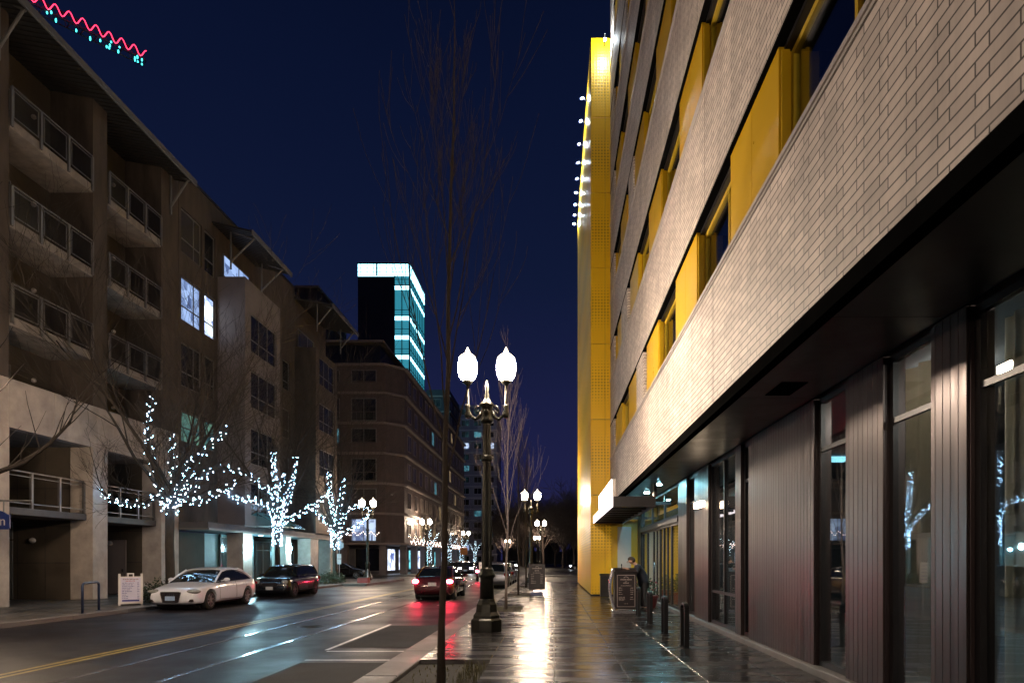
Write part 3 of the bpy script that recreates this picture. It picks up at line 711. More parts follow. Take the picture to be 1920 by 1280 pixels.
for (x, y, l) in ((-1.49, 43.2, 'twin globe lamp on the right pavement, second from the camera'), (-1.46, 76, 'twin globe lamp on the right pavement, far beyond the parked silver car'),
                  (-14.25, 14.9, 'twin globe lamp just left of the frame before the concrete building'), (-14.2, 49, 'twin globe lamp on the left pavement before the brick corner block'),
                  (-14.5, 73, 'twin globe lamp beside the brick block street front'), (-14.3, 105, 'farthest twin globe lamp on the left pavement'),
                  (-20.9, 69.5, 'lamp standing back on the side street under the brick balconies'), (-21.0, 107, 'small far lamp set back beyond the brick block'),
                  (-1.48, -14.0, 'added unseen twin globe lamp on the right pavement behind the camera'), (-14.3, -16.0, 'added unseen twin globe lamp on the left pavement behind the camera'),  # both lamps are unseen, added to throw more light on the facades
                  (-3.2, 128, 'tiny far lamp under the park trees'), (-10.6, 150, 'lone far yellowish lamp below the grey tower')):
    if y == -14.0: copy_tree(lampR, (x, y, 0), label=l)
    elif not placed: lampF.location = (x, y, 0); lampF['label'] = l; placed = True
    else: copy_tree(lampF, (x, y, 0), label=l)

# ================================================================ SMALL STREET THINGS, RIGHT
RG = 'black bike racks along the hotel front'
rk = None
for i, (y, l) in enumerate(((11.5, 'black bike rack nearest the camera beside the hotel glass'), (13.6, 'second black bike rack from the camera by the hotel front'), (15.7, 'third black bike rack from the camera by the hotel front'), (17.85, 'black bike rack farthest from the camera, next to the menu podium'))):
    if rk is None:
        rk = thing('bike_rack', l, 'bike rack', (0, 0, 0), RG)
        b = MB(); w_ = .04
        for s in (0, 1):
            b.box(-.045, .045, s * .36 - .02, s * .36 + .02, .012, .70)
        pts = [(0, .18 - .18 * math.cos(t), .70 + .10 * math.sin(t)) for t in [math.pi * k / 10 for k in range(11)]]
        rg = [[(-.045, p[1] - .02 * math.cos(math.pi * k / 10), p[2] + .02 * math.sin(math.pi * k / 10)) for p in (pts[k],)] + [(.045, pts[k][1] - .02 * math.cos(math.pi * k / 10), pts[k][2] + .02 * math.sin(math.pi * k / 10)), (.045, pts[k][1] + .02 * math.cos(math.pi * k / 10), pts[k][2] - .02 * math.sin(math.pi * k / 10)), (-.045, pts[k][1] + .02 * math.cos(math.pi * k / 10), pts[k][2] - .02 * math.sin(math.pi * k / 10))] for k in range(11)]
        b.loft(rg); b.build('hoop', 'iron_black', rk, bevel=.006)
        for s in (0, 1):
            b = MB(); b.box(-.07, .07, s * .36 - .06, s * .36 + .06, 0, .012, .003); b.build('foot_plate', 'iron_black', rk)
        rk.location = (2.40, y, 0)
    else: copy_tree(rk, (2.40, y, 0), label=l)

# menu podium with curved steel side
pd = thing('menu_podium', 'dark host podium with a printed menu front and a curved steel side', 'podium', (2.15, 19.6, 0))
b = MB(); b.box(1.86, 2.52, 19.3, 19.85, .10, 1.20); b.prism([(19.26, 1.20), (19.88, 1.20), (19.88, 1.34), (19.26, 1.24)], 'x', 1.84, 2.55); b.build('body', 'board_black', pd, bevel=.01)
ring = []
b = MB(); N = 14
for k in range(N + 1):
    t = k / N; z = .08 + 1.24 * t; bulge = .14 * math.sin(math.pi * (t * .9 + .08)) - .02
    x = 1.80 - bulge + (.06 * (1 - t)); ring.append([(x, 19.27, z), (x, 19.87, z), (x + .05, 19.87, z), (x + .05, 19.27, z)])
b.loft(ring); b.build('curved_side', 'podium_steel', pd, smooth=False)
b = MB(); b.box(1.80, 2.56, 19.22, 19.9, 0.0, .07, .02); b.build('base', 'podium_steel', pd)
b = MB(); b.box(1.93, 2.47, 19.285, 19.297, .17, 1.13); o = b.build('menu_sheet', 'board_black', pd)
b = MB()
for (x0, x1, z0, z1) in ((1.93, 2.47, 1.118, 1.13), (1.93, 2.47, .17, .182), (1.93, 1.942, .183, 1.117), (2.458, 2.47, .183, 1.117)): b.box(x0, x1, 19.281, 19.2845, z0, z1)
b.build('menu_border', 'board_line', o)
def words(b, cx, z, wd, h, y, align='c', seed=0):
    """a line of small print too small to read: short word-long strokes with ascenders"""
    rnd = random.Random(seed); x = cx - wd / 2 if align == 'c' else cx if align == 'l' else cx - wd; end = x + wd
    while x < end - .01:
        lw = min(rnd.uniform(.03, .09), end - x); xx = x
        while xx < x + lw - .006:
            hh = h * rnd.choice((.6, .6, .6, 1)); b.box(xx, xx + .0075, y - .004, y, z, z + hh); b.box(xx + .0075, xx + .011, y - .003, y, z + rnd.choice((0, .3, .5)) * h, z + rnd.choice((0, .3, .5)) * h + .12 * h); xx += .0125
        x += lw + .014
b = MB(); Y_ = 19.284
pts = [(2.2 + .07 * math.cos(t), Y_ - .002, 1.03 + .045 * math.sin(t)) for t in [math.pi * k / 8 for k in range(9)]]; b.tube(pts, .006, 5)
words(b, 2.2, .975, .34, .042, Y_, seed=1); words(b, 2.2, .925, .06, .02, Y_, seed=2); words(b, 2.2, .875, .17, .035, Y_, seed=3); words(b, 2.2, .80, .32, .022, Y_, seed=4)
for i, (w1, w2) in enumerate(((.10, .09), (.11, .09), (.09, .09), (.12, .09), (.20, .09), (.19, .10))):
    z = .73 - i * .062 - (.03 if i > 3 else 0)
    words(b, 1.98, z, w1, .026, Y_, 'l', 10 + i); words(b, 2.42, z, w2, .024, Y_, 'r', 20 + i)
    if i > 3: words(b, 1.98, z - .03, w1 * .9, .02, Y_, 'l', 30 + i)
words(b, 2.2, .26, .12, .016, Y_, seed=5)
b.build('menu_print', 'board_line', o)
b = MB(); b.tube([(2.10, 19.55, 1.29), (2.09, 19.53, 1.42)], .012, 6); b.ell((2.09, 19.53, 1.43), (.02, .02, .035)); b.build('reading_lamp', 'iron_black', pd)
# menu board on the kerb side
mb_ = thing('menu_board', 'black framed poster board on a blue-grey weighted foot beside the kerb', 'menu board', (-.76, 29, 0))
b = MB(); b.box(-1.10, -.36, 28.97, 29.03, .22, 1.40); b.build('frame', 'board_black', mb_, bevel=.012)
b = MB(); b.box(-1.05, -.41, 28.955, 28.969, .28, 1.34); o = b.build('poster', 'board_black', mb_)
b = MB(); Y_ = 28.954
pts = [(-.72 + .07 * math.cos(t), Y_ - .002, 1.24 + .04 * math.sin(t)) for t in [math.pi * k / 8 for k in range(9)]]; b.tube(pts, .006, 5)
words(b, -.73, 1.17, .42, .05, Y_, seed=51); words(b, -.73, 1.07, .20, .045, Y_, seed=52); words(b, -.73, .98, .36, .03, Y_, seed=53)
for i in range(6): words(b, -1.0, .90 - i * .078, (.14, .15, .12, .12, .22, .22)[i], .032, Y_, 'l', 60 + i); words(b, -.46, .90 - i * .078, .11, .03, Y_, 'r', 70 + i)
b.build('menu_print', 'board_line', o)
b = MB(); b.box(-1.02, -.46, 28.80, 29.2, 0, .13, .03); b.build('foot', 'base_blue', mb_)
b = MB(); b.tube([(-.92, 29, .13), (-.92, 29, .22)], .025, 8); b.tube([(-.56, 29, .13), (-.56, 29, .22)], .025, 8); b.build('spring', 'iron_black', mb_)
# litter bin by the tower
lb = thing('litter_bin', 'dark square litter bin against the yellow tower wall', 'bin', (2.15, 26.9, 0))
b = MB(); b.box(1.98, 2.36, 26.7, 27.1, .03, .92, .0); b.build('body', 'dark_metal', lb, bevel=.012)
b = MB(); b.box(1.96, 2.38, 26.68, 27.12, .925, 1.0, .03); b.build('lid', 'iron_black', lb)
# planters with flowers
PG = 'red planters before the hotel doors'
for i, (y, l) in enumerate(((20.9, 'red planter of green leaves just right of the bent person'), (22.9, 'middle red planter with leaves before the hotel glass'), (25.0, 'red planter of leaves farthest from the camera by the doors'))):
    pl = thing('flower_planter', l, 'planter', (3.15, y, 0), PG)
    b = MB(); b.lathe([(.16, 0), (.2, .03), (.27, .34), (.29, .36), (.29, .42), (.25, .42)], 3.15, y, 18); b.build('pot', 'pot_red', pl, smooth=False)
    rnd = random.Random(80 + i); b = MB(); fl = MB()
    for k in range(260):
        a = rnd.uniform(0, 6.28); rr = rnd.uniform(0, .3) ; z = .42 + rnd.uniform(0, .55) * (1 - rr)
        c = Vector((3.15 + rr * math.cos(a), y + rr * math.sin(a), z)); d = Vector((rnd.gauss(0, 1), rnd.gauss(0, 1), rnd.gauss(.5, .6))).normalized() * rnd.uniform(.05, .11)
        s = d.cross(Vector((rnd.gauss(0, 1), rnd.gauss(0, 1), rnd.gauss(0, 1)))).normalized() * .022
        b.add([c, c + d * .5 + s, c + d, c + d * .5 - s], [(0, 1, 2, 3)])
        if k % 14 == 0: fl.octa(c + d, .025)
    b.build('leaves', 'leaf', pl); fl.build('flowers', 'flower_red', pl)
# parking notice on a post near the big lamp
ps = thing('parking_sign', 'small grey parking notice on a thin post behind the big lamp base', 'sign', (-1.98, 17.2, 0))
b = MB(); b.tube([(-1.88, 17.22, 0), (-1.88, 17.22, 1.55)], .022, 8); b.build('post', 'sign_grey', ps)
b = MB(); b.box(-1.99, -1.78, 17.18, 17.195, .98, 1.52); o = b.build('panel', 'sign_white', ps)
b = MB()
for i in range(5): words(b, -1.885, 1.42 - i * .09, .15, .035, 17.179, seed=90 + i)
b.build('print', 'ink_blue', o)

# ================================================================ CONCRETE APARTMENT HOUSE, LEFT
XL = -18.3
ap = thing('apartment_building', 'brown and concrete apartment house with railed balconies and projecting shed roofs', 'building', (-19, 36, 0))
# piers of the balcony part
PIERS = [(9.8, 10.7), (16.2, 17.0), (20.7, 21.55), (25.45, 26.3), (29.9, 31.3)]
for a, c in PIERS:
    b = MB(); b.box(XL - .9, XL, a, c, 0, 6.05); b.build('pier', 'concrete', ap, bevel=.015)
    b = MB(); b.box(XL - 1.7, XL - .012, a + .02, c - .02, 7.72, 20.3); b.build('pier', 'brown_stucco', ap)
# beam / parapet of the second level, in panels with joints
b = MB(); ys = [9.8, 13.4, 17.0, 19.2, 21.5, 23.5, 25.7, 27.8, 29.9, 31.3]
for a, c in zip(ys, ys[1:]): b.box(XL - .35, XL + .002, a + .008, c - .008, 6.05, 7.70)
b.build('parapet', 'concrete', ap, bevel=.01)
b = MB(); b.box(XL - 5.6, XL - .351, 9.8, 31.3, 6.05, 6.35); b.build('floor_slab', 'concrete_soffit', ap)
# loggia back and side walls
b = MB(); b.box(XL - 6.4, XL - 1.72, 9.8, 31.3, 6.36, 20.222); b.build('wall', 'recess_wall', ap)
for (a, c) in ((17.0, 20.7), (21.55, 25.45), (26.3, 29.9)):
    for lv, z in enumerate((9.5, 12.8, 16.15)):
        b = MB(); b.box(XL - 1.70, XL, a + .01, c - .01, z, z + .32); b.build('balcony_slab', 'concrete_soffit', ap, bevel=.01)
        o = None; r = MB(); zz = z + .32; xr = XL + .03
        n = 3; L = (c - a) / n
        for i in range(n + 1):
            yy = min(max(a + L * i, a + .06), c - .06); r.box(xr - .03, xr + .03, yy - .05, yy + .05, z + .06, zz + 1.07)
        r.box(xr - .025, xr + .025, a + .05, c - .05, zz + 1.072, zz + 1.12)
        for i in range(n):
            y0 = a + L * i + .12; y1 = a + L * (i + 1) - .12
            r.box(xr - .012, xr + .012, y0, y1, zz + .08, zz + .11); r.box(xr - .012, xr + .012, y0, y1, zz + .97, zz + 1.0)
            r.box(xr - .012, xr + .012, y0, y0 + .03, zz + .111, zz + .969); r.box(xr - .012, xr + .012, y1 - .03, y1, zz + .111, zz + .969)
        o = r.build('railing', 'rail_metal', ap)
        m = MB()
        for i in range(n):
            y0 = a + L * i + .15; y1 = a + L * (i + 1) - .15; yy = y0 + .03
            while yy < y1 - .01: m.box(xr - .004, xr + .004, yy, yy + .006, zz + .111, zz + .969); yy += .045
            k = zz + .16
            while k < zz + .96: m.box(xr - .006, xr - .004, y0, y1, k, k + .006); k += .06
        m.build('mesh_infill', 'dark_metal', o)
    for z in (6.4, 9.85, 13.15, 16.5):
        lit = {(26.3, 9.85): 'lit_teal', (26.3, 6.4): 'lit_teal'}.get((a, z), 'window_dark')
        window(Fr('+x', XL - 1.72), a + .35, a + 2.0, z + .05, z + 2.35, ap, us=(a + 1.15,), w=.01, pm=lit, name='balcony_door')
        b = MB(); b.ell((XL - 1.62, c - .9, z + 2.05), (.09, .09, .09)); b.build('balcony_lamp', 'coping', ap)
# shed roof over the balconies
def shed(y0, y1, xf, zf, xb, zb, brackets, xw):
    b = MB(); b.prism([(xf, zf), (xb, zb), (xb, zb + .12), (xf, zf + .12)], 'y', y0, y1); o = b.build('shed_roof', 'roof_sheet', ap)
    b = MB(); y = y0 + .15
    while y < y1 - .1:
        b.prism([(xf - .05, zf - .03), (xb, zb - .03), (xb, zb - .002), (xf - .05, zf - .002)], 'y', y, y + .06); y += .24
    b.build('roof_rib', 'roof_sheet', o)
    b = MB(); b.box(xf - .01, xf + .06, y0 - .02, y1 + .02, zf - .12, zf + .16); b.build('gutter', 'frame_grey', o, bevel=.01)
    for y in brackets:
        k = MB(); k.tube([(xf - .15, y, zf - .04), (xw + .03, y, zf - 1.3)], .05, 8); k.tube([(xw + .03, y, zf - 1.7), (xw + .03, y, zb - .05)], .05, 8); k.tube([(xf - .1, y, zf - .09), (xw, y, zb - .1)], .05, 8)
        k.build('roof_bracket', 'frame_grey', ap)
shed(9.8, 25.17, XL + 1.0, 19.75, XL - 1.8, 20.25, (17.0, 21.1), XL)
shed(25.2, 31.0, XL + 1.0, 19.75, XL - 1.8, 20.25, (30.6,), XL)
b = MB(); b.box(XL - 6.4, XL - 1.85, 9.8, 31.3, 20.27, 20.5); b.build('roof', 'roof_sheet', ap)
# flat brown wall with windows
fr = Fr('+x', XL)
holes = []
for z0, z1 in ((16.75, 18.95), (13.4, 15.6), (10.15, 12.35), (7.4, 8.95)):
    holes += [(31.5, 33.35, z0, z1), (33.6, 34.7, z0, z1)]
wall(fr, 31.3, 45.3, 3.45, 20.7, holes + [(40.6, 41.6, 16.6, 17.7), (43.3, 44.5, 13.2, 15.2), (43.3, 44.5, 9.9, 11.9), (43.3, 44.5, 6.6, 8.6)], .25, 'wall', 'brown_stucco', ap)
for i, h in enumerate(holes):
    pm = {2: 'lit_blue', 3: 'lit_white', 6: 'lit_green', 7: 'lit_green'}.get(i, 'window_dark')
    window(fr, *h, ap, us=((h[0] + h[1]) / 2 + .3,) if i % 2 == 0 else (), vs=(h[2] + .75,), w=-.14, pm=pm, fw=.08)
for h in ((40.6, 41.6, 16.6, 17.7), (43.3, 44.5, 13.2, 15.2), (43.3, 44.5, 9.9, 11.9), (43.3, 44.5, 6.6, 8.6)):
    window(fr, *h, ap, vs=(h[2] + .6,), w=-.14)
b = MB(); b.box(XL - .3, XL + .04, 31.3, 45.3, 20.702, 20.85); b.build('coping', 'roof_sheet', ap)
b = MB(); b.box(XL - 6, XL - .26, 31.3, 51.4, 3.45, 20.6); b.build('core', 'dark_ground', ap)
# blue light inside the teal windows: pictures and shelves seen in silhouette
# pale bay and second bay
def bay(y0, y1, xo, ztop, zbot, levels, m, wu, clm='lit_blue'):
    fb = Fr('+x', xo)
    hs = [(wu[0], wu[1], a, c) for a, c in levels]
    wall(fb, y0, y1, zbot, ztop, hs, .25, 'bay_wall', m, ap)
    b = MB(); b.box(XL + .002, xo - .251, y0, y0 + .25, zbot, ztop); b.box(XL + .002, xo - .251, y1 - .25, y1, zbot, ztop); b.build('bay_side', m, ap)
    b = MB(); b.box(XL + .002, xo - .252, y0 + .251, y1 - .251, zbot, ztop - .03); b.build('bay_core', 'dark_ground', ap)
    for h in hs:
        u0, u1, a, c = h; q = (u1 - u0) / 3
        window(fb, u0, u1, a, c, ap, us=(u0 + q, u0 + 2 * q), vs=(a + .72,), w=-.13, fw=.07)
    window(Fr('+x', XL), y0 + .5, y1 - 1.0, ztop + .25, ztop + 1.5, ap, us=((y0 + y1) / 2,), w=.02, pm=clm, name='clerestory_window')
bay(34.9, 39.4, -16.8, 17.0, 3.45, [(13.15, 15.3), (10.05, 12.15), (6.9, 8.95), (4.0, 5.9)], 'pale_stucco', (35.6, 38.9))
shed(34.3, 39.5, -16.15, 19.1, XL + .01, 19.6, (34.9, 38.6), -17.6)
bay(45.3, 49.8, -16.8, 16.6, 3.45, [(14.2, 16.2), (10.9, 12.9), (7.6, 9.6), (4.2, 6.2)], 'brown_stucco', (46.0, 49.2), 'window_dark')
shed(45.2, 51.2, -15.6, 19.5, XL + .01, 20.0, (45.5, 50.5), -16.8)
b = MB(); b.box(XL - .25, XL, 45.3, 51.5, 3.45, 20.4); b.box(-24, XL - .251, 51.3, 51.5, 0, 20.4); b.build('wall', 'brown_stucco', ap)
# first level: mezzanine slab with railing, recess walls, columns
b = MB(); b.box(XL - 1.9, XL - .25, 9.8, 31.2, 3.15, 3.40); b.box(XL - 1.9, -16.9, 31.35, 51.3, 3.15, 3.43); b.build('mezzanine_slab', 'grey_stone', ap, bevel=.01)
b = MB(); b.box(XL - .3, -16.85, 31.33, 51.32, 3.05, 3.149); b.build('lintel_channel', 'frame_grey', ap)
for (a, c) in ((17.0, 20.7), (21.55, 25.45), (26.3, 29.9)):
    r = MB(); xr = XL - .32
    for i in range(4):
        yy = min(max(a + (c - a) / 3 * i, a + .06), c - .06); r.box(xr - .04, xr + .04, yy - .045, yy + .045, 3.40, 4.65)
    r.box(xr - .02, xr + .02, a + .05, c - .05, 4.652, 4.70); r.box(xr - .015, xr + .015, a + .05, c - .05, 3.55, 3.59)
    r.box(xr - .015, xr + .015, a + .05, c - .05, 4.5, 4.53); r.build('railing', 'rail_metal', ap)
    b = MB(); b.box(XL - 5.6, XL - .91, c + .0, c + .3, 0, 6.04); b.build('return_wall', 'recess_wall', ap)
    # reveals between tiles on the return wall
    b = MB()
    for z in (1.45, 2.9, 4.4): b.box(XL - 5.6, XL - .95, c - .006, c - .001, z, z + .02)
    for x in (-1.9, -3.0, -4.2): b.box(XL + x, XL + x + .015, c - .007, c - .001, 0, 6.0)
    b.build('wall_joint', 'dark_ground', ap)
b = MB(); b.box(-24.2, XL - 5.61, 9.8, 31.2, 0, 6.04); b.box(-24.1, -20.3, 31.32, 51.2, 0, 3.04); b.build('recess_wall', 'recess_wall', ap)
# doors in the recesses
fd = Fr('-y', 25.45)
o = window(fd, -22.6, -21.45, .03, 2.35, ap, w=.02, fw=.12, name='glass_door', vs=(1.0,)); b = MB(); b.box(-21.62, -21.58, 25.33, 25.37, .95, 1.15); b.build('handle', 'chrome', o)
window(fd, -22.6, -21.45, 2.4, 3.1, ap, w=.02, fw=.08, name='transom_window'); window(fd, -23.3, -22.68, .03, 3.1, ap, w=.02, fw=.06, vs=(.8, 1.5, 2.4))
b = MB(); b.box(-21.0, -19.9, 29.78, 29.87, 0.02, 2.5); o = b.build('door', 'brick_trim', ap); b = MB(); b.box(-20.05, -20.0, 29.74, 29.779, 1.0, 1.15); b.build('handle', 'chrome', o)
for (x, y) in ((-20.6, 25.40), (-20.6, 29.82)):
    b = MB(); b.ell((x, y - .08, 2.35), (.13, .1, .11)); b.build('bulkhead_lamp', 'coping', ap)
for (a, c, x) in ((34.9, 36.0, -16.9), (40.5, 41.3, -16.9), (44.6, 46.1, -16.9), (48.6, 50.2, -16.9)):
    b = MB(); b.box(x - .9, x, a, c, 0, 3.04); b.build('column', 'concrete', ap, bevel=.012)
# glowing glass entrance between two columns
b = MB(); b.box(-19.2, -19.0, 34.9, 40.4, 0, 3.03); b.build('entrance_wall', 'teal_wall', ap)
b = MB(); b.box(-19.2, -19.0, 31.4, 34.89, 0, 3.03); b.build('entrance_wall', 'recess_wall', ap)
for y in (37.0, 39.2): b = MB(); b.lathe([(.10, 0), (.10, .012)], -17.9, y, 14, 3.035); b.build('downlight', 'recess_fill_light', ap)  # unseen downlights, added to spread teal light through the recess
window(Fr('+x', -19.0), 36.4, 37.5, .04, 2.9, ap, w=.02, vs=(2.1,), name='glass_door'); window(Fr('+x', -19.0), 38.2, 39.2, 1.2, 2.0, ap, w=.02, name='notice_case')
b = MB()
for y in (36.3, 37.7, 40.3): b.box(-18.95, -18.86, y, y + .09, 0, 3.03)
b.build('entrance_post', 'frame_grey', ap)
window(Fr('+x', -19.6), 42.0, 44.2, .2, 2.8, ap, us=(43.1,), vs=(2.2,), w=.02); window(Fr('+x', -19.6), 46.6, 48.2, .2, 2.8, ap, vs=(2.2,), w=.02)
b = MB(); b.box(-19.8, -19.61, 41.3, 51.2, 0, 3.03); b.build('entrance_wall', 'recess_wall', ap)
def sconce(x, y, z, big, l):
    t = thing('wall_lamp', l, 'lamp', (x, y, z), 'cool white wall lamps on the apartment house columns')
    b = MB(); b.box(x - .05, x + .02, y - .06, y + .06, z - .16, z + .16); b.build('bracket', 'iron_black', t)
    b = MB(); r = .10 if big else .06; b.ell((x + .02 + r, y, z), (r, r * 1.1, r * 1.6), 10, 6); b.build('lamp_glass', 'sconce' if big else 'sconce_small', t, smooth=True)
sconce(-16.88, 35.35, 2.3, True, 'brightest cool wall lamp, on the column left of the glass entrance')
sconce(-16.88, 40.8, 2.3, True, 'cool wall lamp on the column right of the glass entrance')
sconce(-18.98, 39.5, 2.2, False, 'small cool lamp inside the teal entrance recess')
sconce(-19.58, 45.2, 2.0, False, 'small blue-white lamp deep in the recess beyond the dark car')
# glass awning
aw = thing('glass_awning', 'teal glass awning folded over the apartment entrance', 'awning', (-16.4, 38, 3.6))
for i, (y0, y1) in enumerate(((36.4, 37.6), (37.65, 38.8), (38.85, 40.0))):
    b = MB(); b.prism([(-16.86, 4.25), (-15.5, 3.45), (-15.5, 3.48), (-16.86, 4.28)], 'y', y0, y1); b.build('glass_sheet', 'awning_glass', aw)
b = MB()
for y in (36.35, 37.62, 38.82, 40.05): b.tube([(-16.84, y, 4.24), (-15.45, y, 3.42)], .025, 6); b.tube([(-16.84, y, 3.48), (-15.6, y, 3.46)], .02, 6)
b.build('rib', 'iron_black', aw)
# shop sign at the left edge reading "on"
sg = thing('hanging_sign', 'dark blue hanging sign with pale letters at the left edge', 'sign', (-16.3, 19.0, 3.0))
xs = -17.25; ys_ = 20.3
b = MB(); pts = [(xs - 1.3, 2.55), (xs - .05, 2.55), (xs, 2.6), (xs, 3.0), (xs - .1, 3.04), (xs - .22, 3.12), (xs - .5, 3.18), (xs - 1.3, 3.18)]
b.prism(pts, 'y', ys_, ys_ + .06); o = b.build('board', 'sign_blue', sg)
b = MB(); b.tube([(xs - .2, ys_ + .03, 3.12), (xs - .2, ys_ + .03, 3.45)], .02, 6); b.tube([(xs - 2.2, ys_ + .03, 3.46), (xs + .7, ys_ + .03, 3.46)], .03, 8); b.build('hanger', 'frame_grey', sg)
def text(s, size, loc, rot, m, parent, name='lettering', ext=.004):
    cu = bpy.data.curves.new(name, 'FONT'); cu.body = s; cu.size = size; cu.extrude = ext
    tmp = bpy.data.objects.new(name, cu); C.collection.objects.link(tmp)
    dg = bpy.context.evaluated_depsgraph_get(); me = bpy.data.meshes.new_from_object(tmp.evaluated_get(dg)); bpy.data.objects.remove(tmp)
    o = bpy.data.objects.new(name, me); C.collection.objects.link(o); me.materials.clear(); me.materials.append(MATS[m])
    o.parent = parent; o.location = Vector(loc) - ORG[parent.name]; o.rotation_euler = rot; ORG[o.name] = Vector((0, 0, 0)); return o
text('on', .42, (xs - .55, ys_ - .005, 2.68), (R(90), 0, 0), 'board_line', o)

# ================================================================ BRICK CORNER BLOCK
XR = -15.7; YB = 66.0; YE = 113.0
bb = thing('brick_block', 'dark red brick apartment block with a cut corner and pale floor bands', 'building', (-22, 85, 0))
poly = lambda d: [(-34, YB - d), (XR - 1.6, YB - d), (XR + d, YB + 1.6), (XR + d, YE), (-34, YE)]
levels = [3.1, 6.2, 9.3, 12.4, 15.5, 18.6, 21.5]
for i, (a, c) in enumerate(zip(levels, levels[1:])):
    b = MB(); b.prism(poly(0), 'z', a + .22, c - .002); b.build('wall', 'red_brick', bb)
for z in levels:
    b = MB(); b.prism(poly(.35 if z > 3.2 else .5), 'z', z, z + .22); b.build('floor_band', 'brick_trim', bb)
b = MB(); b.prism([(-32, YB + 4), (XR - 3.2, YB + 4), (XR - 3.2, YE - 2), (-32, YE - 2)], 'z', 21.73, 25.0); b.build('penthouse', 'tower_dark', bb)
b = MB(); b.prism([(-32.6, YB + 3), (XR - 2.6, YB + 3), (XR - 2.6, YE - 1.5), (-32.6, YE - 1.5)], 'z', 25.003, 25.25); b.build('roof', 'brick_trim', bb)
rnd = random.Random(9)
for li, (a, c) in enumerate(zip(levels, levels[1:])):
    fs = Fr('+x', XR); y = YB + 3
    while y < YE - 3:
        if li < 5 or y < 100:
            pm = 'window_dark'
            q = rnd.random()
            if q < .05: pm = 'lit_warm'
            elif q < .08: pm = 'lit_teal'
            window(fs, y, y + 1.6, a + .8, c - .45, bb, us=(y + .8,), w=.012, fw=.10, fm='brick_trim', pm=pm)
        y += 3.4 if rnd.random() < .5 else 2.6
    fy = Fr('-y', YB)
    for k, (x0, x1) in enumerate(((-20.8, -18.2), (-24.8, -22.0), (-29, -26))):
        pm = 'window_dark'
        if li == 0 and k == 0: pm = 'lit_cool'
        if li == 3 and k == 1: pm = 'lit_teal'
        window(fy, x0, x1, a + .35, c - .4, bb, us=((x0 + x1) / 2,), w=.012, fw=.08, fm='frame_grey', pm=pm)
    # balcony rail on the north front and along the corner
    if li < 6:
        r = MB(); z = a + .22; r.box(-31, XR - 1.9, YB - .33, YB - .29, z + 1.0, z + 1.05); x = -31
        while x < XR - 1.9: r.box(x, x + .03, YB - .32, YB - .30, z, z + 1.0); x += .16 if li == 0 else .9
        if li: r.box(-31, XR - 1.9, YB - .315, YB - .305, z + .05, z + .95) if li % 2 else None
        r.build('railing', 'rail_metal' if li == 0 else 'red_brick', bb)
# ground floor: columns, dark shop windows
b = MB(); b.prism([(-33, YB + 2.5), (XR - 2.5, YB + 2.5), (XR - 2.5, YE), (-33, YE)], 'z', 0, 3.08); b.build('shop_wall', 'grey_stone', bb)
for (x, y) in [(-17.6, 66.4), (-21.6, 66.4), (-25.6, 66.4), (-30, 66.4), (XR - .4, 69)] + [(XR - .4, 69 + 5.2 * k) for k in range(1, 9)]:
    b = MB(); b.box(x - .35, x + .35, y - .35, y + .35, 0, 3.08); b.build('column', 'pale_stucco', bb)
for k in range(8):
    window(Fr('+x', XR - 2.5), 70 + 5.2 * k, 73.6 + 5.2 * k, .3, 2.8, bb, us=(71.8 + 5.2 * k,), w=.012, fw=.08, pm='shop_white' if k in (0, 1, 3, 6) else 'shop_teal', name='shop_window')
for k in range(4):
    window(Fr('-y', YB + 2.5), -32 + 3.6 * k, -29.3 + 3.6 * k, .3, 2.8, bb, w=.012, fw=.08, name='shop_window')
# fairy lights along its first balcony
fl = thing('balcony_lights', 'string of tiny pinkish lights along the brick block balcony rail', 'string lights', (-23, YB - .35, 4.2))
b = MB(); wv = MB(); rnd = random.Random(3); pts = []
x = -30.5
while x < XR - 2:
    z = 4.25 + .18 * math.sin(x * 7) + rnd.uniform(-.05, .05); pts.append((x, YB - .38, z)); b.octa((x, YB - .39, z - .02), .045); x += .16
wv.tube(pts, .008, 3); wv.build('wire', 'wire_black', fl); b.build('bulbs', 'fairy_warm', fl)['kind'] = 'stuff'

fl = thing('front_lights', 'string of tiny lights along the street front of the brick block', 'string lights', (XR + .5, 85, 3.4))
b = MB(); wv = MB(); pts = []; y = 68.0
while y < 111:
    z = 3.55 + .25 * math.sin(y * 3.1) + rnd.uniform(-.1, .1); pts.append((XR + .56, y, z)); b.octa((XR + .58, y, z - .02), .05); y += .22
wv.tube(pts, .008, 3); wv.build('wire', 'wire_black', fl); b.build('bulbs', 'fairy_warm', fl)['kind'] = 'stuff'
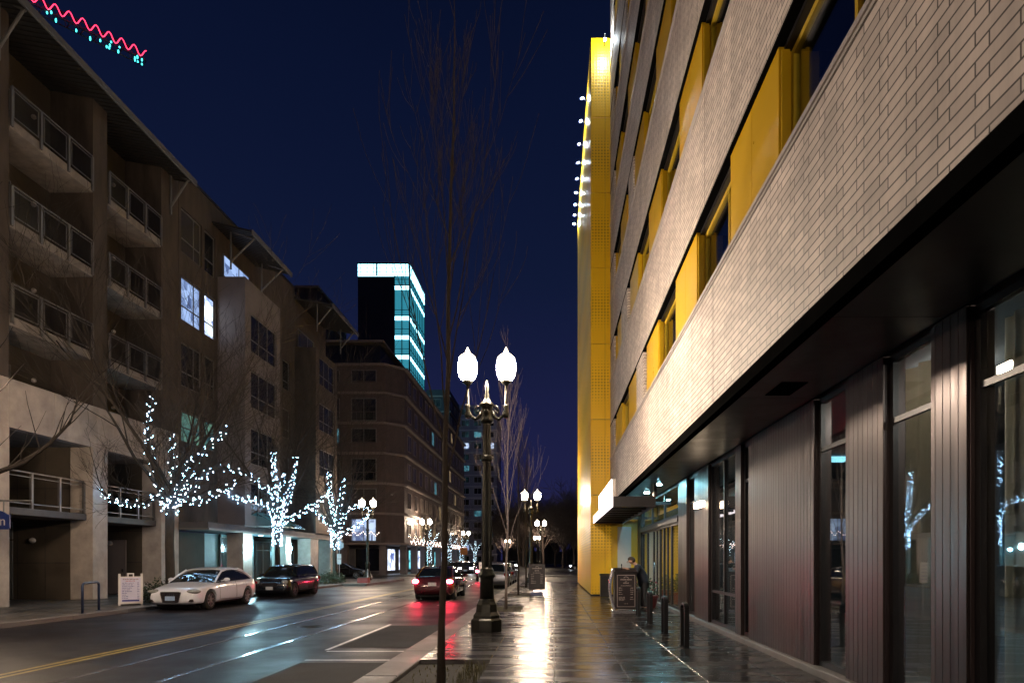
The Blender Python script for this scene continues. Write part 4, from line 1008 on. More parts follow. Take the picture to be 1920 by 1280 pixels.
# blocks further along and the towers
def block(name, label, x0, x1, y0, y1, h, wm, tm, fl_h=3.3, lit=.08, wx=3.0, seed=1, faces=('-y', '+x'), roof='tower_dark'):
    t = thing(name, label, 'building', ((x0 + x1) / 2, (y0 + y1) / 2, 0)); rnd = random.Random(seed)
    b = MB(); b.box(x0, x1, y0, y1, 0, h); b.build('wall', wm, t)
    n = int(h / fl_h)
    for i in range(1, n + 1):
        b = MB(); z = i * fl_h; b.box(x0 - .3, x1 + .3, y0 - .3, y1 + .3, z - .25, z); b.build('floor_band', tm, t)
    for i in range(n):
        z = i * fl_h + .9
        if '-y' in faces:
            x = x0 + 1.0
            while x + 2.2 < x1:
                window(Fr('-y', y0), x, x + 2.2, z, z + 1.7, t, us=(x + 1.1,), w=.02, fw=.10, fm=tm, pm='lit_cool' if rnd.random() < lit * .4 else 'lit_teal' if rnd.random() < lit else 'window_dark'); x += wx
        if '+x' in faces:
            y = y0 + 1.0
            while y + 2.4 < y1:
                window(Fr('+x', x1), y, y + 2.4, z, z + 1.7, t, us=(y + 1.2,), w=.02, fw=.10, fm=tm, pm='lit_cool' if rnd.random() < lit * .4 else 'window_dark'); y += wx * 1.6
    return t
block('grey_tower', 'slim grey apartment tower with pale floor slabs seen behind the big lamp post', -26.2, -15.5, 176, 190, 44, 'tower_grey', 'slab_grey', 3.1, .10, 3.4, 5, ('-y',))
block('far_block', 'dark block rising just behind the street front of the brick block', -27, -22, 136, 150, 37.6, 'tower_dark', 'brick_trim', 3.3, .05, 3.0, 6)
block('rear_block', 'dim flat roofed block behind the apartment house with wide top windows', -44, -31, 84, 96, 37.5, 'brown_stucco', 'brick_trim', 3.4, .0, 3.6, 7, ('-y',))
# neon tower
nt_ = thing('glass_tower', 'dark high tower with a glowing blue-white glass corner and roof band', 'building', (-33, 128, 0))
X0, X1, Y0, Y1, H = -36.6, -26.9, 120.0, 134.0, 57.0
b = MB(); b.box(X0, X1 - 2.9, Y0, Y1, 0, H - 2.4); b.box(X1 - 2.9, X1 - .3, Y0 + .3, Y1 - .3, 0, 24); b.build('wall', 'tower_dark', nt_)
b = MB(); b.box(X0, X1, Y0 + .02, Y1, H - 2.3, H - .1); b.build('roof_band', 'neon', nt_)
b = MB()
for k in range(9): b.box(X0 + 1.2 * k + .5, X0 + 1.2 * k + .58, Y0 - .04, Y0 + .019, H - 2.3, H - .1)
for z in (H - 1.6, H - .9): b.box(X0, X1, Y0 - .02, Y0 + .018, z, z + .06); b.box(X1, X1 + .03, Y0, Y1, z, z + .06)
b.build('band_grid', 'tower_dark', nt_)
b = MB(); b.box(X0 - .1, X1 + .15, Y0 - .15, Y1 + .15, H - .098, H + .12); b.box(X0 + 3.4, X0 + 3.7, Y0 - .05, Y0 + .018, H - 2.3, H - .1)
b.box(X1 - .12, X1 + .12, Y0 - .14, Y0 + .1, 24, H - .1); b.build('roof_frame', 'tower_dark', nt_)
b = MB(); b.box(X1 - 2.89, X1 - .04, Y0 + .06, Y1 - .06, 24.1, H - 2.32); b.build('glass_corner', 'neon_glass', nt_)
z = H - 5.2; k = 0
bm_ = MB(); mu = MB()
zz = [H - 4.9, H - 10.6, H - 14.2, H - 17.9, H - 21.6, H - 25.3, H - 29]
for z in zz: bm_.box(X1 - 2.885, X1 - .01, Y0 + .03, Y1 - .03, z, z + .75)
bm_.build('lit_floor', 'neon', nt_)
for i in range(9): y = Y0 + .2 + i * (Y1 - Y0 - .4) / 8; mu.box(X1 - .039, X1 + .06, y - .06, y + .06, 24, H - 2.3)
for x in (X1 - 2.85, X1 - 1.45): mu.box(x - .08, x + .08, Y0 - .04, Y0 + .059, 24, H - 2.3)
for z in zz: mu.box(X1 - 2.9, X1 + .05, Y0 - .03, Y1, z + .751, z + .95); mu.box(X1 - 2.9, X1 + .05, Y0 - .03, Y1, z + 1.9, z + 1.98)
mu.build('mullion', 'tower_dark', nt_)

# crane jib with rope lights
cr = thing('tower_crane', 'tower crane jib hung with red and cyan rope lights above the rooftops', 'crane', (-97, 66, 0))
A = Vector((-63.8, 100, 79.0)); B = Vector((-101, 59.5, 79.0)); d = (B - A).normalized(); side = Vector((-d.y, d.x, 0)); L = (B - A).length
b = MB(); N = 34
lo1 = [A + d * L * k / N + side * .7 for k in range(N + 1)]; lo2 = [A + d * L * k / N - side * .7 for k in range(N + 1)]; up = [A + d * L * (k + .5) / N + Vector((0, 0, 1.5)) for k in range(N)]
b.tube([lo1[0], lo1[-1]], .09, 5); b.tube([lo2[0], lo2[-1]], .09, 5); b.tube([up[0], up[-1]], .10, 5)
for k in range(N):
    for p, q in ((lo1[k], up[k]), (up[k], lo1[k + 1]), (lo2[k], up[k]), (up[k], lo2[k + 1]), (lo1[k], lo2[k])): b.tube([p, q], .05, 4)
b.build('jib', 'crane_steel', cr)
b = MB(); m0 = A + d * L * .92
for sx in (-.9, .9):
    for sy in (-.9, .9): b.tube([(m0.x + sx, m0.y + sy, 0), (m0.x + sx, m0.y + sy, 84)], .12, 5)
z = 0
while z < 82:
    b.tube([(m0.x - .9, m0.y - .9, z), (m0.x + .9, m0.y - .9, z + 2)], .06, 4); b.tube([(m0.x + .9, m0.y + .9, z), (m0.x + .9, m0.y - .9, z + 2)], .06, 4); z += 2
b.build('mast', 'crane_steel', cr)
b = MB(); pts = []
for k in range(N * 2 * 4 + 1):
    t = k / (N * 8); ph = t * N * 2 * math.pi; p = A + d * L * t + Vector((0, 0, .95 + .62 * math.cos(ph)))
    pts.append(p + side * .75)
b.tube(pts, .075, 5); b.build('red_rope_light', 'crane_red', cr)
rnd = random.Random(8)
for k in range(34):
    t = rnd.random() ** 1.6 * .9; p = A + d * L * t + side * .8 + Vector((0, 0, rnd.uniform(-.9, .2))); b = MB(); b.ell(p, (.12, .12, rnd.uniform(.12, .42)), 6, 4); b.build('cyan_lamp', 'crane_cyan', cr)

# ================================================================ TREES
def limb(mb, rnd, p, d, L, r, depth, up=.12, wig=.10, kids=(3, 5), spread=.7, pts_out=None, seg=5, taper=.25, rmin=.0035):
    pts = [Vector(p)]; rs = [r]; d = Vector(d).normalized()
    for i in range(seg):
        d = (d + Vector((rnd.gauss(0, wig), rnd.gauss(0, wig), rnd.gauss(0, wig * .7) + up))).normalized()
        pts.append(pts[-1] + d * L / seg); rs.append(max(rmin, r * (1 - (1 - taper) * (i + 1) / seg)))
    mb.tube(pts, rs, 7 if r > .05 else 5 if r > .02 else 3, cap=False)
    if pts_out is not None: pts_out.append((pts, rs))
    if depth > 0:
        for k in range(rnd.randint(*kids)):
            t = rnd.uniform(.25, 1.0); i = min(int(t * seg), seg - 1); q = pts[i].lerp(pts[i + 1], t * seg - i)
            dd = (pts[i + 1] - pts[i]).normalized(); rv = Vector((rnd.gauss(0, 1), rnd.gauss(0, 1), rnd.gauss(0, .5))); rv = (rv - dd * rv.dot(dd)).normalized()
            limb(mb, rnd, q, dd + rv * spread, L * rnd.uniform(.45, .7), max(rmin, rs[i] * .55), depth - 1, up, wig, kids, spread, pts_out, seg, taper, rmin)
def wrap_lights(name, label, paths, loc, m='fairy', step=.064, r=.0155, spread=.07, group='white fairy lights wound round the street trees', rnd=None):
    t = thing(name, label, 'string lights', loc, group); b = MB(); wv = MB()
    for pts, rad in paths:
        P = [Vector(p) for p in pts]; s = 0; w_ = []; ph = rnd.uniform(0, 6)
        for i in range(len(P) - 1):
            L = (P[i + 1] - P[i]).length; n = max(1, int(L / step)); d = (P[i + 1] - P[i]).normalized()
            a = Vector((0, 0, 1)) if abs(d.z) < .8 else Vector((1, 0, 0)); u = (a - d * a.dot(d)).normalized(); v = d.cross(u)
            for k in range(n):
                q = P[i].lerp(P[i + 1], k / n); rr = rad[i] + (rad[i + 1] - rad[i]) * k / n + spread * rnd.uniform(.5, 1.3); ph += rnd.uniform(.5, 1.6)
                c = q + (u * math.cos(ph) + v * math.sin(ph)) * rr; w_.append(c)
                if rnd.random() < .88: b.octa(c + Vector((rnd.gauss(0, .012), rnd.gauss(0, .012), rnd.gauss(0, .012))), r * rnd.uniform(.7, 1.2))
        wv.tube(w_, .006, 3, cap=False)
    wv.build('wire', 'wire_black', t); b.build('bulbs', m, t)['kind'] = 'stuff'
    return t

# --- foreground tree, slim and upright
rnd = random.Random(21)
def slim_tree(label, x, y, hf, rt, seed, leafless='bark', H=9.4, group='bare slim trees in the pavement pits', kids=(3, 5), lean=0.0):
    rnd = random.Random(seed); t = thing('bare_tree', label, 'tree', (x, y, -.07), group); a = MB(); b = MB()
    pts = []; rs = []
    for k in range(11):
        z = -.08 + (H * .86) * k / 10; pts.append((x + lean * k / 10 + rnd.gauss(0, .014) * (k > 0), y + rnd.gauss(0, .02) * (k > 0), z)); rs.append(rt * (1 - .80 * k / 10) * (1.25 if k == 0 else 1))
    a.tube(pts, rs, 12); a.build('trunk', leafless, t, smooth=True)
    for k in range(15):
        z = hf + (H * .80 - hf) * (k / 15) ** .9 ; f = z / (H * .86) * 10; i = min(int(f), 9); q = Vector(pts[i]).lerp(Vector(pts[i + 1]), f - i); rr = rs[i]
        an = k * 2.4 + rnd.uniform(-.4, .4); L = (H - z) * rnd.uniform(.34, .54)
        limb(b, rnd, q, (math.cos(an) * .36, math.sin(an) * .36, .92), L, max(.007, rr * .42), 2, .15, .06, kids, .40, None, 6, .2, .0028)
    limb(b, rnd, Vector(pts[-1]), (0, 0, 1), H * .16, rs[-1], 2, .1, .05, (3, 4), .4, None, 5, .2, .0028)
    b.build('branches', leafless, t); return t
slim_tree('slim bare tree nearest the camera, in the first soil pit', -1.468, 8.4, 2.7, .050, 21, 'bark_near', H=9.6, lean=.16)
slim_tree('pale many-stemmed bare tree just beyond the big lamp post', -1.58, 21.4, 2.0, .045, 5, 'bark_pale', H=8.6, lean=.1)
slim_tree('bare young tree beside the framed poster board', -1.62, 30.0, 2.3, .05, 6, 'bark', H=8.5)
slim_tree('bare young tree in the farthest soil pit by the second lamp', -1.60, 38.0, 2.3, .05, 7, 'bark', H=8.2)
# grass tufts in the first pit
def tuft(x0, x1, y0, y1, n, seed, h=.28):
    rnd = random.Random(seed); b = MB()
    for k in range(n):
        x = rnd.uniform(x0, x1); y = rnd.uniform(y0, y1); a = rnd.uniform(0, 6.28); L = rnd.uniform(.4, 1) * h; bend = rnd.uniform(.2, .8) * L; w_ = .006
        px, py = math.cos(a), math.sin(a); c = [Vector((x, y, -.07)), Vector((x + px * bend * .3, y + py * bend * .3, -.07 + L * .6)), Vector((x + px * bend, y + py * bend, -.07 + L * .85))]
        s = Vector((-py, px, 0)) * w_
        b.add([c[0] - s, c[0] + s, c[1] + s * .8, c[1] - s * .8, c[2]], [(0, 1, 2, 3), (3, 2, 4)])
    o = b.build('grass', 'grass'); o['kind'] = 'stuff'; return o
tuft(-1.35, -1.03, 8.5, 9.9, 150, 1, .2); tuft(-2.0, -1.1, 8.3, 10.1, 90, 2, .07); tuft(-2.0, -1.05, 19.8, 22.2, 160, 3, .12)

# --- street trees on the left with wound lights
TG = 'bare street trees before the apartment house'
def street_tree(label, x, y, fork, limbs, seed, H=11.5, tr=.17, lit=None, lab2=None, nfree=7, lightm='fairy'):
    rnd = random.Random(seed); t = thing('street_tree', label, 'tree', (x, y, 0), TG); a = MB(); b = MB(); s = Vector((x, y, 0))
    a.tube([(x, y, -.06), (x + .02, y, .5), (x - .02, y, fork * .6), (x, y, fork)], [tr * 1.35, tr, tr * .9, tr * .95], 12); a.build('trunk', 'bark', t, smooth=True)
    paths = []
    for L in limbs:
        P = [s + Vector((p[0], p[1], p[2])) for p in L]; P = [s + Vector((0, 0, fork - .1))] + P; n = len(P)
        R_ = [max(.018, tr * .62 * (1 - i / (n - .4))) for i in range(n)]
        b.tube(P, R_, 8, cap=False); paths.append((P, R_))
        for i in range(1, n):
            for k in range(3):
                q = P[i - 1].lerp(P[i], rnd.uniform(.2, 1)); d = (P[i] - P[i - 1]).normalized() + Vector((rnd.gauss(0, .5), rnd.gauss(0, .5), rnd.uniform(.1, .9)))
                limb(b, rnd, q, d, rnd.uniform(1.2, 2.8), .02, 2 if nfree > 1 else 0, .06, .13, (3, 5), .8, None, 5, .25, .0045)
    for k in range(nfree):
        an = 2 * math.pi * k / nfree + rnd.uniform(-.3, .3); tilt = rnd.uniform(.25, .8)
        limb(b, rnd, s + Vector((0, 0, fork + rnd.uniform(-.2, .6))), (math.cos(an) * tilt, math.sin(an) * tilt, 1), (H - fork) * rnd.uniform(.62, .92), tr * .45, 3 if nfree > 1 else 1, .04, .10, (4, 6), .62, None, 6, .18, .0045)
    b.build('branches', 'bark', t)
    if lit:
        low = [s + Vector((0, 0, lit[0])), s + Vector((0, 0, (lit[0] + fork) / 2)), s + Vector((0, 0, fork + .1))]
        wrap_lights('fairy_lights', lab2, [(low, [tr * 1.1] * 3)] * lit[1] + [p for p in paths] * lit[2], (x, y, lit[0]), lightm, rnd=rnd, spread=.09)
    return t
L1 = [[(-.6, .2, 4.05), (-1.3, .4, 3.78), (-2.4, .6, 3.85), (-3.0, .7, 4.15), (-3.45, .8, 4.5)],
      [(-.35, -.2, 4.6), (-.62, -.3, 5.6), (-.68, -.3, 6.8), (-.5, -.3, 7.9)],
      [(-.35, .3, 4.3), (-.75, .6, 4.9), (-1.15, .7, 5.4)],
      [(.1, .1, 4.8), (-.05, .2, 5.6), (.0, .2, 6.6)],
      [(.55, -.2, 4.4), (1.15, -.3, 5.3), (1.9, -.4, 6.1), (2.6, -.5, 6.7)],
      [(.7, .3, 4.3), (1.2, .4, 5.1), (1.8, .5, 5.25), (2.6, .6, 5.05), (3.5, .8, 4.4), (4.0, .9, 3.9)],
      [(.6, -.5, 4.0), (1.5, -.8, 3.75), (2.4, -.9, 4.1), (3.1, -1.0, 4.5)],
      [(.3, .2, 4.5), (.5, .3, 5.3), (.6, .3, 6.0)]]
street_tree('large bare tree with lights behind the white car', -14.9, 24.9, 3.75, L1, 31, 11.6, .17, (3.35, 2, 1), 'fairy lights wound on the spreading tree behind the white car')
L2 = [[(-.15, 0, 5.0), (-.2, 0, 6.2), (-.25, 0, 7.4)], [(.45, .1, 4.6), (.75, .1, 5.8), (.95, .1, 7.2)], [(-.5, .2, 4.5), (-1.5, .3, 4.9), (-2.2, .3, 4.8), (-3.0, .3, 5.3)],
      [(.3, -.3, 4.3), (.35, -.3, 5.4), (.5, -.3, 6.2)], [(.9, .4, 4.0), (1.8, .8, 4.6), (2.5, 1.0, 5.3)]]
street_tree('bare tree thickly wound with lights behind the dark hatchback', -14.9, 34.6, 3.6, L2, 32, 11.5, .16, (2.35, 5, 2), 'dense fairy lights on the trunk behind the dark hatchback')
L3 = [[(-.2, 0, 5.0), (-.35, 0, 6.4), (-.4, 0, 7.6)], [(.2, .1, 5.0), (.5, .1, 6.3), (.55, .1, 7.2)], [(-.6, .2, 4.2), (-1.2, .3, 4.6), (-1.9, .3, 5.4)], [(.8, .2, 5.0), (1.6, .3, 5.3), (2.4, .4, 5.0)],
      [(.6, .2, 3.4), (1.4, .3, 3.9), (2.3, .4, 4.7)]]
street_tree('bare tree with a column of lights before the corner lamp', -14.9, 43.7, 3.2, L3, 33, 11.3, .16, (2.3, 5, 2), 'fairy lights in a tall column beside the corner lamp')
t0 = street_tree('unlit bare tree whose limb reaches in at the left edge', -15.2, 15.9, 3.2, [[(-.3, 1.0, 3.6), (.4, 2.0, 4.3), (.9, 2.3, 4.9), (1.3, 2.5, 5.5), (1.5, 2.6, 6.3)]], 34, 9.0, .16, nfree=1)
for ch in t0.children: ch.data.materials[0] = MATS['bark_silhouette']
# far lit trees: wound trunk columns
for i, (x, y, l) in enumerate(((-14.9, 77, 'small lit tree just left of the foreground trunk'), (-14.9, 92, 'lit tree right of the foreground trunk'), (-14.9, 104, 'lit tree before the orange notice'), (-14.9, 122, 'last lit tree beyond the orange notice'))):
    t = street_tree(['bare tree beside the brick block shop windows', 'bare tree with drooping lights far up the street', 'narrow bare tree far up the left pavement', 'farthest bare tree wound with lights'][i], x, y, 3.0,
        [[(-.5, 0, 3.6), (-1.0, 0, 4.6)], [(.1, 0, 4.0), (.1, 0, 5.2)], [(.6, 0, 3.7), (1.1, 0, 4.8)]], 50 + i, 9.0, .16, (1.2, 4, 2), 'fairy lights on the ' + l, nfree=3, lightm='fairy_far')
# far park trees closing the view
FG = 'dim bare trees of the park at the street end'
protos = []
for i in range(3):
    rnd = random.Random(70 + i); t = thing('park_tree', 'dim bare park tree', 'tree', (0, 0, 0), FG); a = MB(); b = MB()
    a.tube([(0, 0, -.2), (.05, 0, 1.5), (0, 0, 3.2)], [.3, .24, .2], 8); a.build('trunk', 'bark_far', t)
    for k in range(13):
        an = 2 * math.pi * k / 13 + rnd.uniform(-.3, .3); ti = rnd.uniform(.2, 1.1)
        limb(b, rnd, (0, 0, rnd.uniform(2.2, 4)), (math.cos(an) * ti, math.sin(an) * ti, 1), rnd.uniform(5, 8), .12, 3, .03, .12, (5, 7), .8, None, 5, .3, .022)
    b.build('branches', 'bark_far', t); protos.append(t)
PT = [(-11.5, 150), (-6.5, 138), (-2.0, 132), (2.0, 126), (4.6, 140), (6.8, 122), (10.5, 130), (14, 118), (-8.5, 168), (0.5, 160), (7.5, 158), (-4, 176), (4, 180), (12, 165)]
desc = ['left of the second lamp', 'behind the second right lamp', 'beyond the far right lamp', 'straight up the pavement', 'tall and thin, near the tower edge', 'nearest to the yellow tower wall', 'half hidden by the yellow tower', 'hidden mostly behind the yellow tower',
        'rear row, leftmost', 'rear row, second from the left', 'rear row beside the tower', 'last row on the left', 'last row in the middle', 'last row on the right']
for i, (x, y) in enumerate(PT):
    s = .92 + .22 * ((i * 37) % 10) / 10; l = 'dim bare park tree, ' + desc[i]
    if i < 3: t = protos[i]; t.location = (x, y, 0); t['label'] = l; t.scale = (s, s, s)
    else: copy_tree(protos[i % 3], (x, y, 0), rz=i * 1.3, label=l, sc=s)
b = MB(); rnd = random.Random(77)
for k in range(60):
    x = -16 + k * .9; b.box(x, x + .95, 200 + rnd.uniform(0, 3), 206, 0, 3.5 + rnd.uniform(0, 3) + 3 * math.sin(k * .3) ** 2)
o = b.build('park_wall', 'tower_dark'); tag(o, 'low dark wall of clipped yews closing the far end of the street', 'hedge')
# shrubs
def shrub(label, x, y, rx, ry, h, n, seed):
    rnd = random.Random(seed); b = MB(); t = thing('shrub', label, 'shrub', (x, y, 0), 'low shrubs at the feet of the street trees')
    for k in range(n):
        a = rnd.uniform(0, 6.28); u = rnd.random() ** .5; zz = rnd.uniform(.02, 1) * h * (1 - .5 * u * u) * (.8 + .2 * math.sin(a * 3))
        c = Vector((x + rx * u * math.cos(a), y + ry * u * math.sin(a), zz)); d = Vector((rnd.gauss(0, 1), rnd.gauss(0, 1), rnd.gauss(.4, .7))).normalized() * rnd.uniform(.06, .13)
        s = d.cross(Vector((rnd.gauss(0, 1), rnd.gauss(0, 1), rnd.gauss(0, 1)))).normalized() * .028
        b.add([c, c + d * .5 + s, c + d, c + d * .5 - s], [(0, 1, 2, 3)])
    b.build('foliage', 'leaf', t)
    c = MB()
    for k in range(14): a = k * .9; c.tube([(x, y, -.02), (x + rx * .7 * math.cos(a), y + ry * .7 * math.sin(a), h * .8)], .008, 3)
    c.build('stems', 'bark', t)
shrub('dark shrub under the lit tree between sign board and white car', -14.95, 24.9, .75, 1.9, .95, 2600, 1)
shrub('dark shrub beyond the dark hatchback', -14.9, 42.8, .7, 2.4, .9, 2400, 2)
shrub('small shrub between the two parked cars', -14.9, 34.4, .6, 1.6, .85, 1500, 3)

# ================================================================ CARS
def boolcut(o, cyls):
    for (y, z, r) in cyls:
        b = MB(); b.tube([(-1.3, y, z), (-.52, y, z)], r, 28); c1 = b.build('cutter', 'wheel_well')
        b = MB(); b.tube([(.52, y, z), (1.3, y, z)], r, 28); c2 = b.build('cutter', 'wheel_well')
        for c in (c1, c2):
            md = o.modifiers.new('cut', 'BOOLEAN'); md.operation = 'DIFFERENCE'; md.object = c; md.solver = 'EXACT'
            bpy.context.view_layer.update()
            dg = bpy.context.evaluated_depsgraph_get(); me = bpy.data.meshes.new_from_object(o.evaluated_get(dg), depsgraph=dg)
            o.modifiers.clear(); old = o.data; o.data = me; bpy.data.meshes.remove(old)
            bpy.data.objects.remove(c)
STY = {
 'sedan': dict(top=[(-2.26, .50), (-2.22, .60), (-2.12, .69), (-1.9, .765), (-1.4, .85), (-.95, .925), (-.4, .95), (.3, .965), (1.0, .985), (1.55, 1.01), (2.0, 1.0), (2.18, .94), (2.25, .75), (2.27, .55)],
   hw=[(-2.26, .60), (-2.2, .72), (-2.05, .81), (-1.7, .868), (-1.2, .885), (0, .89), (1.3, .885), (1.9, .85), (2.15, .79), (2.27, .66)],
   gh=[(-1.02, .93, .93), (-.62, 1.16, .93), (-.22, 1.355, .94), (.1, 1.41, .95), (.5, 1.425, .96), (.9, 1.40, .97), (1.2, 1.33, .98), (1.5, 1.19, .99), (1.78, 1.02, 1.0)], roof=(-.22, 1.14), wx=(-1.36, 1.33), B=.42, Cc=(1.14, 1.6)),
 'hatch': dict(top=[(-2.0, .50), (-1.97, .62), (-1.9, .76), (-1.7, .86), (-1.2, .93), (-.85, .965), (0, .985), (1.0, 1.0), (1.7, 1.01), (1.92, 1.0), (2.0, .9), (2.03, .55)],
   hw=[(-2.0, .64), (-1.93, .75), (-1.75, .83), (-1.4, .865), (0, .87), (1.3, .87), (1.75, .84), (2.03, .74)],
   gh=[(-.95, .96, .96), (-.72, 1.18, .96), (-.50, 1.40, .97), (-.2, 1.455, .98), (.6, 1.48, .99), (1.3, 1.465, 1.0), (1.62, 1.43, 1.0), (1.78, 1.25, 1.0), (1.9, 1.02, 1.0)], roof=(-.5, 1.62), wx=(-1.28, 1.28), B=.35, Cc=(1.2, 1.8)),
}
def interp(tab, y):
    if y <= tab[0][0]: return tab[0][1]
    for a, b in zip(tab, tab[1:]):
        if y <= b[0]: return a[1] + (b[1] - a[1]) * (y - a[0]) / (b[0] - a[0])
    return tab[-1][1]
def car(label, style, paint, group, tails='tail_red', heads='headlamp', rings=False, plate='plate_blue', wheels='alloy'):
    S = STY[style]; t = thing('parked_car', label, 'car', (0, 0, 0), group)
    ys = sorted({a[0] for a in S['top']} | {a[0] for a in S['hw']}); y0, y1 = ys[0], ys[-1]
    rings_ = []
    for y in ys:
        zt = interp(S['top'], y); h = interp(S['hw'], y); zb = .20 + .16 * max(0, 1 - (y - y0) / .10) * .6 + .20 * max(0, 1 - (y1 - y) / .2)
        H = zt - zb
        half = [(h * .80, zb), (h * .95, zb + .05), (h * .992, zb + .26 * H), (h * 1.0, zb + .50 * H), (h * .985, zb + .72 * H), (h * .955, zb + .86 * H), (h * .90, zt - .012), (h * .78, zt + .008), (h * .40, zt + .028), (0, zt + .034)]
        rings_.append([(x, y, z) for x, z in half] + [(-x, y, z) for x, z in reversed(half[:-1])])
    b = MB(); b.loft(rings_); o = b.build('body', paint, t)
    bm = bmesh.new(); bm.from_mesh(o.data)
    bm.to_mesh(o.data); bm.free()
    md = o.modifiers.new('s', 'SUBSURF'); md.levels = 1; md.render_levels = 1
    bpy.context.view_layer.update(); dg = bpy.context.evaluated_depsgraph_get(); me = bpy.data.meshes.new_from_object(o.evaluated_get(dg), depsgraph=dg); o.modifiers.clear(); o.data = me
    boolcut(o, [(wy, .33, .385) for wy in S['wx']])
    o.data.materials.clear(); o.data.materials.append(MATS[paint])
    try: o.data.shade_smooth(); o.data.set_sharp_from_angle(angle=R(40))
    except Exception: pass
    # dark inner arches
    b = MB()
    for wy in S['wx']: b.tube([(-.60, wy, .35), (.60, wy, .35)], .375, 20)
    b.box(-.6, .6, y0 + .3, y1 - .3, .16, .3); b.build('underbody', 'wheel_well', t)
    # cabin glass
    def hwt(z, base, top_): pass
    gr = []
    for (y, z, zb) in S['gh']:
        bw = interp(S['hw'], y) * .90; f = (z - .95) / .5; tw = bw - .20 * max(0, f); zl = zb - .03
        half = [(bw, zl), (bw - .03 * f, zl + (z - zl) * .3), (tw + .02, z - .06 * max(0, f) - .005), (tw - .05, z - .015), (tw * .5, z + .008 * (f > .2)), (0, z + .012 * (f > .2))]
        gr.append([(x, y, zz) for x, zz in half] + [(-x, y, zz) for x, zz in reversed(half[:-1])])
    b = MB(); b.loft(gr); gl = b.build('windows', 'car_glass', t, smooth=False)
    try: gl.data.shade_smooth(); gl.data.set_sharp_from_angle(angle=R(35))
    except Exception: pass
    # roof skin
    rr = []; ra, rb = S['roof']
    gy = [g for g in S['gh'] if ra - .01 <= g[0] <= rb + .09]
    for (y, z, zb) in gy:
        bw = interp(S['hw'], y) * .90; f = (z - .95) / .5; tw = bw - .20 * f
        half = [(tw + .035, z - .075), (tw + .028, z - .045), (tw - .04, z - .002), (tw * .5, z + .022), (0, z + .028)]
        rr.append([(x, y, zz) for x, zz in half] + [(-x, y, zz) for x, zz in reversed(half[:-1])])
    b = MB(); b.loft(rr); ro = b.build('roof', paint, t, smooth=False)
    try: ro.data.shade_smooth(); ro.data.set_sharp_from_angle(angle=R(45))
    except Exception: pass
    # pillars
    def side(y, g=S['gh'], lo=False):
        z = interp([(a[0], a[1]) for a in g], y); zb = interp([(a[0], a[2]) for a in g], y); bw = interp(S['hw'], y) * .90; f = max(0, (z - .95) / .5)
        return (bw + .005, zb - .02) if lo else (bw - .20 * f + .03, z - .05)
    for s in (-1, 1):
        A = []
        for (y, z, zb) in [g for g in S['gh'] if g[0] <= ra + .01]:
            bw = interp(S['hw'], y) * .90; f = max(0, (z - .95) / .5); A.append((s * (bw - .20 * f + .012), y, z - .02))
        b = MB(); b.tube(A, .034, 6); b.build('pillar', paint, t)
        lx, lz = side(S['B'], lo=True); tx, tz = side(S['B']); 
        b = MB(); b.prism([(S['B'] - .04, lz), (S['B'] + .05, lz), (S['B'] + .04, tz), (S['B'] - .03, tz)], 'x', s * (tx - .02), s * (tx - .015)); b.build('pillar', paint, t)
        # rear pillar
        Cp = []
        for (y, z, zb) in [g for g in S['gh'] if g[0] >= rb - .3]:
            bw = interp(S['hw'], y) * .90; f = max(0, (z - .95) / .5); Cp.append((s * (bw - .20 * f + .01), y, z - .025))
        b = MB(); b.tube(Cp, [.05] * (len(Cp) - 1) + [.06], 6); b.build('pillar', paint, t)
    b = MB()
    for s in (-1, 1):
        pts = []
        for (y, z, zb) in S['gh'][1:-1]:
            pts.append((s * (interp(S['hw'], y) * .905), y, zb - .012))
        b.tube(pts, .014, 5)
    b.build('window_trim', 'board_black', t)
    for s in (-1, 1):   # mirrors
        b = MB(); b.ell((s * 1.0, -.55, 1.0), (.12, .06, .075)); b.tube([(s * .80, -.58, .96), (s * .95, -.56, .98)], .02, 5); b.build('mirror', paint, t, smooth=True)
    # lamps, grille, bumper
    hz = .66 if style == 'sedan' else .70
    for s in (-1, 1):
        b = MB()
        if style == 'sedan': b.ell((s * .65, y0 + .20, hz - .015), (.235, .175, .082), 14, 8)
        else: b.ell((s * .62, y0 + .13, hz), (.15, .12, .13), 14, 8)
        b.build('headlight', heads, t, smooth=True)
        b = MB(); b.ell((s * .70, y1 - .10, .80), (.15, .11, .085 if style == 'sedan' else .15), 12, 7); b.build('taillight', tails, t, smooth=True)
        b = MB(); b.box(s * .38, s * .72, y0 + .02 if style == 'sedan' else y0 + .06, y0 + .3, .30, .40); b.build('bumper_intake', 'board_black', t, bevel=.02)
    b = MB()
    if style == 'sedan': b.prism([(-.31, .64), (-.33, .58), (-.26, .30), (.26, .30), (.33, .58), (.31, .64)], 'y', y0 - .035, y0 + .2)
    else: b.prism([(-.36, .62), (-.30, .48), (.30, .48), (.36, .62), (.30, .68), (-.30, .68)], 'y', y0 - .03, y0 + .2)
    gr_ = b.build('grille', 'board_black', t, bevel=.02)
    b = MB()
    if style == 'sedan': b.tube([(-.31, y0 - .036, .64), (-.33, y0 - .036, .58), (-.26, y0 - .036, .30), (.26, y0 - .036, .30), (.33, y0 - .036, .58), (.31, y0 - .036, .64), (-.31, y0 - .036, .64)], .010, 5)
    for k in range(5): b.box(-.28, .28, y0 - .04, y0 - .036, .34 + k * .058, .344 + k * .058)
    b.build('chrome_trim', 'chrome', gr_)
    if rings:
        b = MB()
        for k in range(4):
            c = (-.099 + .066 * k); b.tube([(c + .043 * math.cos(a), y0 - .052, .565 + .043 * math.sin(a)) for a in [2 * math.pi * j / 20 for j in range(21)]], .0065, 5)
        b.build('badge', 'chrome', gr_)
